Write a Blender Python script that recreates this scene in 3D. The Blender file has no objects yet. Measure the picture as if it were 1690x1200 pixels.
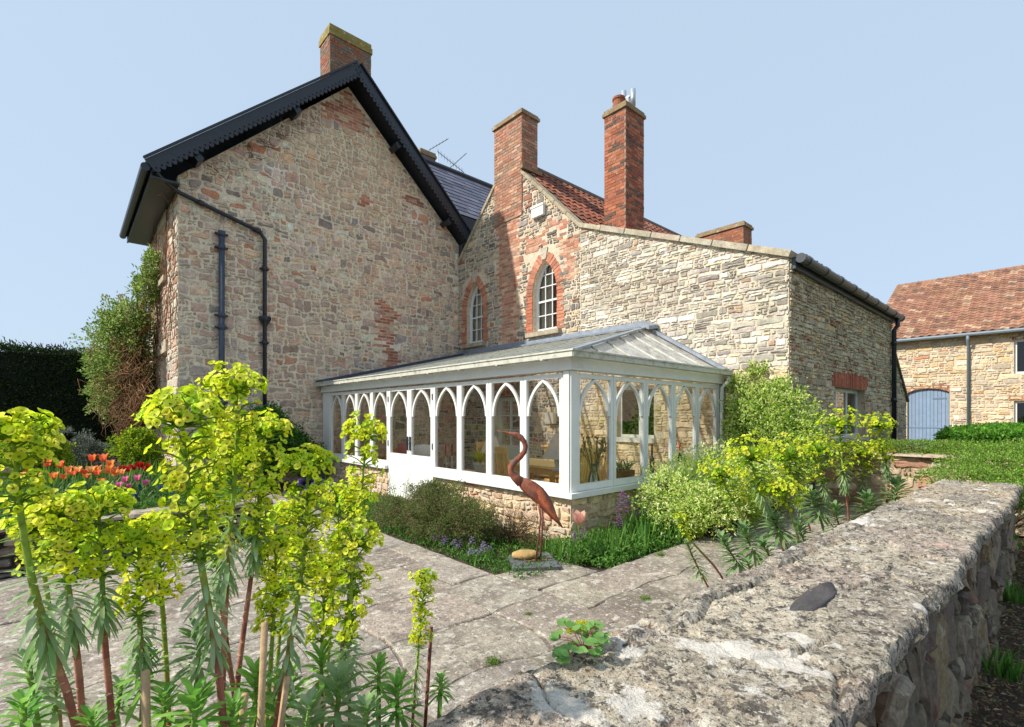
import bpy, math, random
import numpy as np
from mathutils import Vector, noise
from mathutils.geometry import tessellate_polygon
SC = bpy.context.scene
COL = SC.collection
R = math.radians
# ------------------------------------------------------------------ camera, sky, sun, exposure
CAM_Z = 1.5
cam = bpy.data.cameras.new("camera"); camo = bpy.data.objects.new("camera", cam); COL.objects.link(camo)
camo.location = (0, 0, CAM_Z)
camo.rotation_euler = (R(90), 0, R(-42.0))
cam.sensor_width = 36; cam.lens = 36*820/1690; cam.shift_y = 87/1690; cam.clip_start = .05; cam.clip_end = 3000
SC.camera = camo
SUN_DIR = Vector((-1.0, .46, .98)).normalized()          # towards the sun
w = bpy.data.worlds.new("World"); SC.world = w; w.use_nodes = True
nt = w.node_tree
sky = nt.nodes.new('ShaderNodeTexSky'); sky.sky_type = 'NISHITA'; sky.sun_disc = False
sky.sun_elevation = math.asin(SUN_DIR.z)
sky.sun_rotation = math.atan2(SUN_DIR.x, SUN_DIR.y)
sky.air_density = 1.0; sky.dust_density = 1.6; sky.ozone_density = 1.5; sky.altitude = 0
bg = nt.nodes['Background']; bg.inputs['Strength'].default_value = .15
sat = nt.nodes.new('ShaderNodeHueSaturation'); sat.inputs['Saturation'].default_value = .8
hz_ = nt.nodes.new('ShaderNodeMix'); hz_.data_type = 'RGBA'; hz_.inputs[0].default_value = .92; hz_.inputs[7].default_value = (1.82, 2.32, 2.90, 1)   # thin bright spring haze over the clear-sky model
nt.links.new(sky.outputs[0], sat.inputs['Color']); nt.links.new(sat.outputs[0], hz_.inputs[6]); nt.links.new(hz_.outputs[2], bg.inputs['Color'])
sl = bpy.data.lights.new("sun", 'SUN'); sl.energy = 2.85; sl.angle = R(.9); sl.color = (1, .945, .86)
so = bpy.data.objects.new("sun", sl); COL.objects.link(so)
so.rotation_euler = SUN_DIR.to_track_quat('Z', 'Y').to_euler()
SC.view_settings.view_transform = 'Standard'; SC.view_settings.look = 'None'
SC.view_settings.exposure = .99; SC.view_settings.gamma = 1
SC.cycles.max_bounces = 8; SC.cycles.transparent_max_bounces = 16
SC.cycles.diffuse_bounces = 4

# ------------------------------------------------------------------ measuring helpers (x = along the short walls, y = along the long walls)
def ray(x, y):
    s = (x-845)/820
    return .743*s+.669, .743-.669*s, -(y-687)/820
def on_a(x, y, a):
    r = ray(x, y); t = a/r[0]; return Vector((a, r[1]*t, CAM_Z+r[2]*t))
def on_b(x, y, b):
    r = ray(x, y); t = b/r[1]; return Vector((r[0]*t, b, CAM_Z+r[2]*t))
def on_z(x, y, z):
    r = ray(x, y); t = (z-CAM_Z)/r[2]; return Vector((r[0]*t, r[1]*t, z))
def on_d(x, y, d):
    r = ray(x, y); return Vector((r[0]*d, r[1]*d, CAM_Z+r[2]*d))

def lin(c):
    return tuple(((v/255)/12.92 if v/255 <= .04045 else ((v/255+.055)/1.055)**2.4) for v in c)
def H(r, g, b): return lin((r, g, b))
def mixc(a, b, t): return tuple(a[i]*(1-t)+b[i]*t for i in range(3))
def vary(rng, c, v=.12, hue=.04):
    k = 1+rng.uniform(-v, v)
    return tuple(max(0, c[i]*k*(1+rng.uniform(-hue, hue))) for i in range(3))

# ------------------------------------------------------------------ mesh collector
class MB:
    def __init__(s): s.v = []; s.f = []; s.c = []; s.m = []
    def add(s, verts, faces, col=(1, 1, 1), m=0):
        o = len(s.v); s.v.extend(tuple(p) for p in verts)
        for f in faces:
            s.f.append(tuple(i+o for i in f)); s.c.append(col); s.m.append(m)
    def poly(s, pts, col=(1, 1, 1), m=0): s.add(pts, [tuple(range(len(pts)))], col, m)
    def box(s, p0, p1, col=(1, 1, 1), m=0):
        x0, y0, z0 = p0; x1, y1, z1 = p1
        x0, x1 = min(x0, x1), max(x0, x1); y0, y1 = min(y0, y1), max(y0, y1); z0, z1 = min(z0, z1), max(z0, z1)
        s.add([(x0,y0,z0),(x1,y0,z0),(x1,y1,z0),(x0,y1,z0),(x0,y0,z1),(x1,y0,z1),(x1,y1,z1),(x0,y1,z1)],
              [(3,2,1,0),(4,5,6,7),(0,1,5,4),(1,2,6,5),(2,3,7,6),(3,0,4,7)], col, m)
    def obox(s, c, ax, ay, az, col=(1, 1, 1), m=0):
        c = Vector(c); ax = Vector(ax); ay = Vector(ay); az = Vector(az)
        P = [c+ax*i+ay*j+az*k for k in (-1, 1) for i, j in ((-1,-1),(1,-1),(1,1),(-1,1))]
        s.add(P, [(3,2,1,0),(4,5,6,7),(0,1,5,4),(1,2,6,5),(2,3,7,6),(3,0,4,7)], col, m)
    def bar(s, p, q, w, h, up=(0, 0, 1), col=(1, 1, 1), m=0):
        p = Vector(p); q = Vector(q); d = (q-p); L = d.length; d.normalize()
        up = Vector(up); sd = d.cross(up)
        if sd.length < 1e-4: sd = d.cross(Vector((1, 0, 0)))
        sd.normalize(); u = sd.cross(d)
        s.obox((p+q)/2, d*L/2, sd*w/2, u*h/2, col, m)
    def tube(s, pts, r, n=8, col=(1, 1, 1), m=0, caps=True, cols=None):
        pts = [Vector(p) for p in pts]; k = len(pts)
        rs = r if isinstance(r, (list, tuple)) else [r]*k
        V = []; prev = None
        for i, p in enumerate(pts):
            d = (pts[min(i+1, k-1)]-pts[max(i-1, 0)]).normalized()
            if prev is None:
                sd = d.cross(Vector((0, 0, 1)))
                if sd.length < .05: sd = d.cross(Vector((1, 0, 0)))
            else: sd = prev-d*prev.dot(d)
            sd.normalize(); prev = sd; u = d.cross(sd)
            for j in range(n):
                t = 2*math.pi*j/n; V.append(p+(sd*math.cos(t)+u*math.sin(t))*rs[i])
        for i in range(k-1):
            fs = [(i*n+j, i*n+(j+1) % n, (i+1)*n+(j+1) % n, (i+1)*n+j) for j in range(n)]
            o = len(s.v)
            if i == 0: s.v.extend(tuple(p) for p in V); base = o
            for f in fs:
                s.f.append(tuple(q+base for q in f)); s.c.append(cols[i] if cols else col); s.m.append(m)
        if caps:
            s.f.append(tuple(base+j for j in range(n))[::-1]); s.c.append(cols[0] if cols else col); s.m.append(m)
            s.f.append(tuple(base+(k-1)*n+j for j in range(n))); s.c.append(cols[-1] if cols else col); s.m.append(m)
    def lathe(s, c, prof, n=16, col=(1, 1, 1), m=0, cap=True):
        c = Vector(c); V = []
        for r, z in prof:
            for j in range(n):
                t = 2*math.pi*j/n; V.append(c+Vector((r*math.cos(t), r*math.sin(t), z)))
        F = []
        for i in range(len(prof)-1):
            F += [(i*n+j, i*n+(j+1) % n, (i+1)*n+(j+1) % n, (i+1)*n+j) for j in range(n)]
        if cap: F += [tuple(range(n))[::-1], tuple((len(prof)-1)*n+j for j in range(n))]
        s.add(V, F, col, m)
    def build(s, name, mats, parent=None, smooth=False):
        me = bpy.data.meshes.new(name); me.from_pydata(s.v, [], s.f)
        tot = np.array([len(f) for f in s.f])
        c4 = np.ones((len(s.f), 4), dtype=np.float32); c4[:, :3] = np.array(s.c, dtype=np.float32)
        at = me.color_attributes.new("Col", 'FLOAT_COLOR', 'CORNER')
        at.data.foreach_set("color", np.repeat(c4, tot, axis=0).ravel())
        if not isinstance(mats, (list, tuple)): mats = [mats]
        for mt in mats: me.materials.append(mt)
        me.polygons.foreach_set("material_index", np.array(s.m, dtype=np.int32))
        me.polygons.foreach_set("use_smooth", np.full(len(s.f), bool(smooth)))
        me.update()
        o = bpy.data.objects.new(name, me); COL.objects.link(o)
        if parent:
            o.parent = parent
            o.location = -Vector(parent.location) if not parent.parent else (0, 0, 0)
        return o

def npmesh(name, V, Fc, cols, mats, parent=None, smooth=False):
    """V (n,3), Fc (m,k) same-size faces, cols (m,3)"""
    me = bpy.data.meshes.new(name); V = np.asarray(V, dtype=np.float32); Fc = np.asarray(Fc, dtype=np.int32)
    k = Fc.shape[1]; m = Fc.shape[0]
    me.vertices.add(len(V)); me.vertices.foreach_set("co", V.ravel())
    me.loops.add(m*k); me.loops.foreach_set("vertex_index", Fc.ravel())
    me.polygons.add(m); me.polygons.foreach_set("loop_start", np.arange(0, m*k, k, dtype=np.int32))
    me.update(calc_edges=True)
    c4 = np.ones((m, 4), dtype=np.float32); c4[:, :3] = cols
    at = me.color_attributes.new("Col", 'FLOAT_COLOR', 'CORNER')
    at.data.foreach_set("color", np.repeat(c4, k, axis=0).ravel())
    if not isinstance(mats, (list, tuple)): mats = [mats]
    for mt in mats: me.materials.append(mt)
    me.polygons.foreach_set("use_smooth", np.full(m, bool(smooth)))
    me.validate()
    o = bpy.data.objects.new(name, me); COL.objects.link(o)
    if parent:
        o.parent = parent; o.location = -Vector(parent.location) if not parent.parent else (0, 0, 0)
    return o

def tag(o, label, cat, group=None):
    o['label'] = label; o['category'] = cat
    if group: o['group'] = group
    return o
def thing(name, label, cat, loc=(0, 0, 0), group=None):
    o = bpy.data.objects.new(name, None); o.empty_display_size = .2; COL.objects.link(o); o.location = loc
    return tag(o, label, cat, group)
def struct(o, kind='structure'):
    o['kind'] = kind; return o
def recenter(o, p):
    """put the origin of a single-mesh thing at p"""
    p = Vector(p); o.data.transform(__import__('mathutils').Matrix.Translation(-p)); o.location = p
    return o

# ------------------------------------------------------------------ materials
def N(nt, t, **kw):
    n = nt.nodes.new('ShaderNode'+t)
    for k, v in kw.items(): setattr(n, k, v)
    return n
def mk(name, col=None, rough=.8, nz=None, bump=None, transl=0, metal=0, spec=.5, tint=None, spots=None):
    """col None: colour attribute. nz: (scale, low, high) multiplies; bump: (scale, strength, distance); spots: list of (scale, lo, hi, colour, amount)"""
    m = bpy.data.materials.new(name); m.use_nodes = True; t = m.node_tree; L = t.links
    p = t.nodes['Principled BSDF']; p.inputs['Roughness'].default_value = rough
    p.inputs['Metallic'].default_value = metal; p.inputs['Specular IOR Level'].default_value = spec
    tc = N(t, 'TexCoord'); geo = N(t, 'NewGeometry')
    pos = geo.outputs['Position']
    if col is None:
        a = N(t, 'Attribute', attribute_name='Col'); cur = a.outputs['Color']
    else:
        rgb = N(t, 'RGB'); rgb.outputs[0].default_value = (*col, 1); cur = rgb.outputs[0]
    if nz:
        for sc, lo, hi in ([nz] if not isinstance(nz, list) else nz):
            n = N(t, 'TexNoise'); n.inputs['Scale'].default_value = sc; n.inputs['Detail'].default_value = 8; n.inputs['Roughness'].default_value = .65
            L.new(pos, n.inputs['Vector'])
            mr = N(t, 'MapRange'); mr.inputs['From Min'].default_value = .3; mr.inputs['From Max'].default_value = .7
            mr.inputs['To Min'].default_value = lo; mr.inputs['To Max'].default_value = hi
            L.new(n.outputs[0], mr.inputs['Value'])
            mx = N(t, 'Mix', data_type='RGBA', blend_type='MULTIPLY'); mx.inputs[0].default_value = 1
            L.new(cur, mx.inputs[6]); L.new(mr.outputs[0], mx.inputs[7]); cur = mx.outputs[2]
    for k, (sc, lo, hi, cc, amt) in enumerate(spots or []):
        n = N(t, 'TexNoise'); n.inputs['Scale'].default_value = sc; n.inputs['Detail'].default_value = 7; n.inputs['Roughness'].default_value = .68
        ad = N(t, 'VectorMath', operation='ADD'); ad.inputs[1].default_value = (3.1*k+1, 7.7*k, 1.9*k); L.new(pos, ad.inputs[0]); L.new(ad.outputs[0], n.inputs['Vector'])
        mr = N(t, 'MapRange'); mr.inputs['From Min'].default_value = lo; mr.inputs['From Max'].default_value = hi; mr.inputs['To Max'].default_value = amt
        L.new(n.outputs[0], mr.inputs['Value'])
        mx = N(t, 'Mix', data_type='RGBA'); L.new(mr.outputs[0], mx.inputs[0]); L.new(cur, mx.inputs[6]); mx.inputs[7].default_value = (*cc, 1); cur = mx.outputs[2]
    L.new(cur, p.inputs['Base Color'])
    if bump:
        last = None
        for sc, st, ds in ([bump] if not isinstance(bump, list) else bump):
            n = N(t, 'TexNoise'); n.inputs['Scale'].default_value = sc; n.inputs['Detail'].default_value = 8; n.inputs['Roughness'].default_value = .6
            L.new(pos, n.inputs['Vector'])
            b = N(t, 'Bump'); b.inputs['Strength'].default_value = st; b.inputs['Distance'].default_value = ds
            L.new(n.outputs[0], b.inputs['Height'])
            if last: L.new(last, b.inputs['Normal'])
            last = b.outputs[0]
        L.new(last, p.inputs['Normal'])
    if transl:
        tr = N(t, 'BsdfTranslucent'); L.new(cur, tr.inputs['Color'])
        ms = N(t, 'MixShader'); ms.inputs[0].default_value = transl
        L.new(p.outputs[0], ms.inputs[1]); L.new(tr.outputs[0], ms.inputs[2])
        L.new(ms.outputs[0], t.nodes['Material Output'].inputs['Surface'])
    return m
def glass(name, tint=(.93, .96, .94), boost=1.6, haze=0, hazecol=(.6, .6, .6)):
    m = bpy.data.materials.new(name); m.use_nodes = True; t = m.node_tree; L = t.links
    t.nodes.remove(t.nodes['Principled BSDF'])
    tr = N(t, 'BsdfTransparent'); tr.inputs[0].default_value = (*tint, 1)
    gl = N(t, 'BsdfGlossy'); gl.inputs['Roughness'].default_value = .01
    fr = N(t, 'Fresnel'); fr.inputs[0].default_value = 1.5
    mu = N(t, 'Math', operation='MULTIPLY', use_clamp=True); mu.inputs[1].default_value = boost
    L.new(fr.outputs[0], mu.inputs[0])
    ms = N(t, 'MixShader'); L.new(mu.outputs[0], ms.inputs[0]); L.new(tr.outputs[0], ms.inputs[1]); L.new(gl.outputs[0], ms.inputs[2])
    out = ms.outputs[0]
    if haze:
        d0 = N(t, 'BsdfDiffuse'); d0.inputs[0].default_value = (*hazecol, 1); d1 = N(t, 'BsdfTranslucent'); d1.inputs[0].default_value = (*hazecol, 1)
        df = N(t, 'MixShader'); df.inputs[0].default_value = .45; L.new(d0.outputs[0], df.inputs[1]); L.new(d1.outputs[0], df.inputs[2])
        n = N(t, 'TexNoise'); n.inputs['Scale'].default_value = 6; n.inputs['Detail'].default_value = 6
        ge = N(t, 'NewGeometry'); L.new(ge.outputs['Position'], n.inputs['Vector'])
        mr = N(t, 'MapRange'); mr.inputs['From Min'].default_value = .35; mr.inputs['From Max'].default_value = .7
        mr.inputs['To Min'].default_value = haze*.6; mr.inputs['To Max'].default_value = min(1, haze*1.5); L.new(n.outputs[0], mr.inputs['Value'])
        m2 = N(t, 'MixShader'); L.new(mr.outputs[0], m2.inputs[0]); L.new(out, m2.inputs[1]); L.new(df.outputs[0], m2.inputs[2]); out = m2.outputs[0]
    L.new(out, t.nodes['Material Output'].inputs['Surface'])
    return m
M = {}
M['stone'] = mk('stone', None, .9, [(9, .72, 1.25), (60, .8, 1.18)], [(30, .5, .02), (120, .35, .006)], spots=[(5, .6, .72, H(196, 190, 172), .5), (14, .63, .7, H(70, 66, 58), .55)])
M['gable'] = mk('gable_stone', None, .92, [(1.3, .84, 1.14), (7, .72, 1.25), (50, .68, 1.3)], [(26, .6, .024), (110, .5, .006)], spots=[(6, .56, .66, H(206, 180, 158), .6), (16, .58, .65, H(210, 186, 164), .6), (2.2, .58, .70, H(172, 132, 108), .4), (24, .58, .64, H(84, 74, 66), .65), (3.4, .62, .70, H(110, 104, 98), .55), (1.7, .66, .69, H(226, 212, 194), .45)])
M['mortar'] = mk('mortar', None, .95, [(3, .8, 1.15), (40, .74, 1.15)], [(60, .6, .015)], spots=[(4, .58, .7, H(130, 112, 98), .5), (14, .57, .64, H(96, 84, 72), .6)])
M['brick'] = mk('brick', None, .9, [(12, .75, 1.2), (70, .8, 1.15)], [(60, .4, .008)], spots=[(6, .60, .70, H(98, 86, 74), .5), (9, .58, .66, H(208, 186, 162), .5), (26, .6, .68, H(206, 180, 152), .5)])
M['coping'] = mk('coping', None, .92, [(6, .7, 1.25), (50, .75, 1.2)], [(25, .6, .02), (100, .4, .006)], spots=[(7, .56, .66, H(206, 202, 186), .6), (18, .62, .7, H(60, 58, 48), .6), (10, .66, .7, H(150, 140, 50), .4)])
M['black'] = mk('black_paint', H(38, 42, 50), .38, [(20, .8, 1.3)])
M['lead'] = mk('lead', H(138, 146, 156), .55, [(8, .75, 1.25)], [(20, .2, .01)])
M['felt'] = mk('dark_lead', H(62, 72, 88), .6, [(12, .75, 1.25)])
M['white'] = mk('white_paint', None, .5, [(5, .93, 1.03), (60, .95, 1.03)], [(40, .12, .004)], spots=[(7, .62, .74, H(196, 190, 170), .45), (24, .66, .74, H(170, 160, 136), .4)])
M['gutterwhite'] = mk('weathered_white_gutter', H(205, 203, 188), .6, [(10, .85, 1.05)], spots=[(9, .5, .68, H(120, 116, 80), .6), (30, .6, .7, H(70, 66, 45), .5)])
M['slate'] = mk('slate', None, .55, [(10, .75, 1.25)], [(40, .3, .01)])
M['pantile'] = mk('pantile', None, .85, [(7, .75, 1.2), (50, .85, 1.12)], [(60, .3, .008)], spots=[(11, .64, .7, H(200, 190, 165), .5), (8, .62, .7, H(66, 54, 46), .6)])
M['glass'] = glass('window_glass', (.96, .98, .97), 2.1)
M['darkglass'] = glass('upper_window_glass', (.85, .88, .86), 1.7)
M['roofglass'] = glass('roof_glass', (.96, .97, .96), .4, .48, H(242, 242, 238))
M['hipglass'] = glass('weathered_roof_glass', (.95, .96, .95), .6, .72, H(238, 239, 236))
M['wood'] = mk('pine_wood', None, .5, [(14, .85, 1.1)], spec=.4)
M['cloth'] = mk('cloth', None, .9, [(30, .92, 1.05)])
M['shade'] = mk('lamp_shade_cloth', H(232, 226, 212), .85, transl=.45)
M['metal'] = mk('metal', None, .4, metal=.8)
M['paint'] = mk('paint', None, .55, [(6, .88, 1.08)])
M['rust'] = mk('rusty_iron', None, .8, [(14, .6, 1.35), (60, .75, 1.25)], [(80, .35, .006)], metal=.0, spec=.25, spots=[(9, .52, .64, H(98, 88, 86), .75), (22, .58, .68, H(170, 92, 60), .6), (40, .6, .68, H(70, 54, 48), .6)])
M['leaf'] = mk('leaf', None, .5, transl=.42, spec=.3)
M['needle'] = mk('dark_leaf', None, .6, transl=.12, spec=.25)
M['petal'] = mk('petal', None, .5, transl=.55, spec=.25)
M['bark'] = mk('bark', None, .85, [(40, .7, 1.3)], [(90, .4, .004)])
M['soil'] = mk('soil', H(74, 60, 46), .95, [(6, .6, 1.3), (40, .6, 1.4)], [(25, .8, .05)], spots=[(30, .6, .7, H(120, 108, 88), .5)])
M['ground'] = mk('ground', H(92, 84, 62), .95, [(2, .7, 1.3), (30, .6, 1.3)], [(25, .8, .04)], spots=[(1.5, .45, .6, H(84, 104, 48), .7)])
M['terra'] = mk('terracotta', H(150, 88, 58), .8, [(12, .8, 1.2)])

# ------------------------------------------------------------------ masonry
def clip(poly, px, py, nx, ny):
    """keep the side where (p-P).n <= 0"""
    out = []; n = len(poly)
    d = [(q[0]-px)*nx+(q[1]-py)*ny for q in poly]
    for i in range(n):
        j = (i+1) % n
        if d[i] <= 0: out.append(poly[i])
        if (d[i] < 0 < d[j]) or (d[j] < 0 < d[i]):
            t = d[i]/(d[i]-d[j]); out.append((poly[i][0]+(poly[j][0]-poly[i][0])*t, poly[i][1]+(poly[j][1]-poly[i][1])*t))
    return out
def area(p): return .5*sum(p[i][0]*p[(i+1) % len(p)][1]-p[(i+1) % len(p)][0]*p[i][1] for i in range(len(p)))
def inside(poly, x, y):
    c = False; n = len(poly); j = n-1
    for i in range(n):
        if (poly[i][1] > y) != (poly[j][1] > y) and x < (poly[j][0]-poly[i][0])*(y-poly[i][1])/(poly[j][1]-poly[i][1])+poly[i][0]: c = not c
        j = i
    return c
def cells(outline, sw, sh, jx, jy, rng, drop=.12):
    us = [p[0] for p in outline]; vs = [p[1] for p in outline]
    u0, u1, v0, v1 = min(us), max(us), min(vs), max(vs)
    nx = int((u1-u0)/sw)+3; ny = int((v1-v0)/sh)+3
    S = {}
    for j in range(-1, ny):
        ro = rng.uniform(-.15, .15)
        for i in range(-1, nx):
            if rng.random() < drop: continue
            S[(i, j)] = (i+(.5 if j % 2 else 0)+rng.uniform(-jx, jx), j+ro+rng.uniform(-jy, jy))
    if area(outline) < 0: outline = outline[::-1]
    edges = [(outline[i], outline[(i+1) % len(outline)]) for i in range(len(outline))]
    out = []
    for (i, j), (x, y) in S.items():
        P = [(x-1.6, y-1.5), (x+1.6, y-1.5), (x+1.6, y+1.5), (x-1.6, y+1.5)]
        for dj in (0, 1, -1, 2, -2):
            for di in (1, -1, 2, -2, 0, 3, -3):
                q = S.get((i+di, j+dj))
                if q is None or (di == 0 and dj == 0): continue
                nx_, ny_ = q[0]-x, q[1]-y
                if nx_*nx_+ny_*ny_ > 9: continue
                P = clip(P, x+nx_/2, y+ny_/2, nx_, ny_)
                if len(P) < 3: break
            if len(P) < 3: break
        if len(P) < 3: continue
        P = [(u0+p[0]*sw, v0+p[1]*sh) for p in P]
        for a, b in edges:
            P = clip(P, a[0], a[1], b[1]-a[1], -(b[0]-a[0]))
            if len(P) < 3: break
        if len(P) >= 3 and abs(area(P)) > .12*sw*sh: out.append(P)
    return out
def courses(u0, u1, v0, v1, rows, wid, rng, jit=.02):
    """near-rectangular slabs in rows"""
    out = []; v = v0
    hs = []
    while v < v1-.01:
        h = rng.uniform(*rows); h = v1-v if v1-v-h < rows[0]*.7 else h; hs.append((v, v+h)); v += h
    for a, b in hs:
        u = u0-rng.uniform(0, wid[0])
        while u < u1:
            w_ = rng.uniform(*wid); p, q = max(u0, u), min(u1, u+w_)
            if q-p > .12:
                J = lambda: rng.uniform(-jit, jit)
                out.append([(p+J(), a+J()), ((p+q)/2, a+J()), (q+J(), a+J()), (q+J(), b+J()), ((p+q)/2, b+J()), (p+J(), b+J())])
            u += w_
    return out
def coursed(outline, sw, sh, rng, wave=.45, split=.3):
    """random rubble brought to wavering courses: blocks of every length, some thin pairs"""
    us = [p[0] for p in outline]; vs = [p[1] for p in outline]; u0, u1, v0, v1 = min(us), max(us), min(vs), max(vs)
    if area(outline) < 0: outline = outline[::-1]
    edges = [(outline[i], outline[(i+1) % len(outline)]) for i in range(len(outline))]
    vb = [v0-sh*.5]
    while vb[-1] < v1+sh: vb.append(vb[-1]+sh*rng.choice((.62, .8, .95, 1.1, 1.3, 1.6)))
    sd = rng.uniform(0, 90)
    def yb(k, u): return vb[k]+noise.noise((u/(sw*2.6), k*7.7+sd, 0))*sh*wave+noise.noise((u/(sw*.8), k*3.1+sd, 5))*sh*wave*.5
    out = []
    def put(a0, a1, b0, b1, lo, hi):
        am, bm = (a0+b0)/2, (a1+b1)/2; J = lambda e: rng.uniform(-e, e)*sh
        P = [(a0, lo(a0)+J(.05)), (am+J(.3), lo(am)+J(.09)), (b0, lo(b0)+J(.05)), (b1, hi(b1)+J(.05)), (bm+J(.3), hi(bm)+J(.09)), (a1, hi(a1)+J(.05))]
        for a, b in edges:
            P = clip(P, a[0], a[1], b[1]-a[1], -(b[0]-a[0]))
            if len(P) < 3: return
        if abs(area(P)) > .06*sw*sh: out.append(P)
    for k in range(len(vb)-1):
        h = vb[k+1]-vb[k]; u = u0-rng.uniform(0, sw); lt = 0; lo = lambda x, k=k: yb(k, x); hi = lambda x, k=k: yb(k+1, x)
        while u < u1:
            w_ = sw*rng.choice((.35, .55, .7, .85, 1, 1.2, 1.5, 1.9)); w_ = max(w_, h*.8) if rng.random() < .8 else w_; nt_ = rng.uniform(-.16, .16)*h
            if rng.random() < split and h > sh*.85:
                f = rng.uniform(.35, .65); mid = lambda x, f=f: lo(x)*(1-f)+hi(x)*f; mo = (lt+nt_)*.5
                if rng.random() < .5: put(u, u+lt*f, u+w_, u+w_+nt_*f, lo, mid)
                else: q = u+w_*rng.uniform(.35, .65); put(u, u+lt*f, q, q, lo, mid); put(q, q, u+w_, u+w_+nt_*f, lo, mid)
                if rng.random() < .5: put(u+lt*f, u+lt, u+w_+nt_*f, u+w_+nt_, mid, hi)
                else: q = u+w_*rng.uniform(.35, .65); put(u+lt*f, u+lt, q, q, mid, hi); put(q, q, u+w_+nt_*f, u+w_+nt_, mid, hi)
            else: put(u, u+lt, u+w_, u+w_+nt_, lo, hi)
            u += w_; lt = nt_
    return out
def stone(mb, P, gap, relief, rng, to3, col, m=0, flat=.8, rough=.3):
    n = len(P); cx = sum(p[0] for p in P)/n; cy = sum(p[1] for p in P)/n
    ext = math.sqrt(abs(area(P)))
    # inset
    Q = []
    for x, y in P:
        dx, dy = x-cx, y-cy; L = math.hypot(dx, dy)+1e-6; k = max(.25, 1-gap*1.25/L); Q.append((cx+dx*k, cy+dy*k))
    # cut corners once (twice for big stones)
    for _ in range(1 if ext < .5 else 2):
        T = []
        for i in range(len(Q)):
            a, b = Q[i], Q[(i+1) % len(Q)]
            if math.hypot(b[0]-a[0], b[1]-a[1]) < .012: T.append(a); continue
            c_ = rng.uniform(.08, .2); T.append((a[0]*(1-c_)+b[0]*c_, a[1]*(1-c_)+b[1]*c_)); T.append((a[0]*c_+b[0]*(1-c_), a[1]*c_+b[1]*(1-c_)))
        Q = T
    T = []
    for i in range(len(Q)):
        a, b = Q[i], Q[(i+1) % len(Q)]; L = math.hypot(b[0]-a[0], b[1]-a[1]); T.append(a)
        if L > .06:
            for q in range(1, 2 if L < .13 else 3):
                t = q/(2 if L < .13 else 3); e = rng.uniform(-1, .7)*min(.016, L*.11); T.append((a[0]+(b[0]-a[0])*t-(b[1]-a[1])/L*e, a[1]+(b[1]-a[1])*t+(b[0]-a[0])/L*e))
    Q = T
    n = len(Q); jt = gap*.3
    Q = [(x+rng.uniform(-jt, jt), y+rng.uniform(-jt, jt)) for x, y in Q]
    rel = relief*rng.uniform(.5, 1.35); tx = rng.uniform(-1, 1)*relief*rough/ext*2; ty = rng.uniform(-1, 1)*relief*rough/ext*2
    def hh(x, y, k): return rel*k+(x-cx)*tx+(y-cy)*ty
    V = [to3(x, y, -.006) for x, y in Q]
    V += [to3(cx+(x-cx)*.955, cy+(y-cy)*.955, hh(x, y, .72)) for x, y in Q]
    V += [to3(cx+(x-cx)*flat, cy+(y-cy)*flat, hh(cx+(x-cx)*flat, cy+(y-cy)*flat, 1)+rng.uniform(-.3, .3)*relief*rough*2) for x, y in Q]
    V.append(to3(cx, cy, rel*1.02))
    F = []
    for i in range(n):
        j = (i+1) % n
        F.append((i, j, n+j, n+i)); F.append((n+i, n+j, 2*n+j, 2*n+i)); F.append((2*n+i, 2*n+j, 3*n))
    mb.add(V, F, col, m)
def plane3(O, U, Nn):
    O = Vector(O); U = Vector(U); Nn = Vector(Nn); Z = Vector((0, 0, 1))
    return lambda u, v, d: O+U*u+Z*v+Nn*d
def pick(rng, pal):
    t = rng.random()*sum(w for w, _ in pal)
    for w_, c in pal:
        t -= w_
        if t <= 0: return c
    return pal[-1][1]
def plate(mb, to3, outline, holes, col, m, depth=.2, rcol=None, off=0):
    loops = [[Vector((p[0], p[1], 0)) for p in outline]]+[[Vector((p[0], p[1], 0)) for p in h] for h in holes]
    flat = [p for l in loops for p in l]
    tris = tessellate_polygon(loops)
    mb.add([to3(p.x, p.y, off) for p in flat], [tuple(t) for t in tris], col, m)
    for h in holes:
        k = len(h)
        V = [to3(p[0], p[1], off) for p in h]+[to3(p[0], p[1], -depth) for p in h]
        mb.add(V, [(i, (i+1) % k, k+(i+1) % k, k+i) for i in range(k)], rcol or col, m)
def masonry(mb, O, U, Nn, outline, holes, sw, sh, pal, mort, rng, gap=.02, relief=.015, jx=.33, jy=.3, drop=.12, skip=None, depth=.22, colfn=None, lay='course', wave=.45, split=.3, br=1.18):
    to3 = plane3(O, U, Nn); mort = tuple(min(.8, q*br) for q in mort)
    plate(mb, to3, outline, holes, mort, 1, depth)
    for P in (coursed(outline, sw, sh, rng, wave, split) if lay == 'course' else cells(outline, sw, sh, jx, jy, rng, drop)):
        cx = sum(p[0] for p in P)/len(P); cy = sum(p[1] for p in P)/len(P)
        if any(inside(h, cx, cy) for h in holes): continue
        if skip and skip(cx, cy): continue
        if any(inside(h, p[0], p[1]) for h in holes for p in P):
            P2 = []
            for p in P:
                q = p; k = 0
                while any(inside(h, *q) for h in holes) and k < 12:
                    k += 1; q = (p[0]+(cx-p[0])*k/12, p[1]+(cy-p[1])*k/12)
                P2.append(q)
            P = P2
            if abs(area(P)) < .1*sw*sh: continue
        c = vary(rng, pick(rng, pal), .16, .04)
        if colfn: c = colfn(cx, cy, c, rng)
        c = tuple(min(.8, q*br) for q in c)
        stone(mb, P, gap, relief, rng, to3, c)
BRK = [(5, H(168, 108, 82)), (3, H(152, 96, 74)), (2, H(182, 126, 98)), (1.4, H(122, 86, 72)), (1, H(150, 130, 110))]
BRKD = [(3, H(138, 92, 68)), (3, H(128, 104, 84)), (2, H(118, 106, 92)), (2, H(150, 84, 58))]
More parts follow.
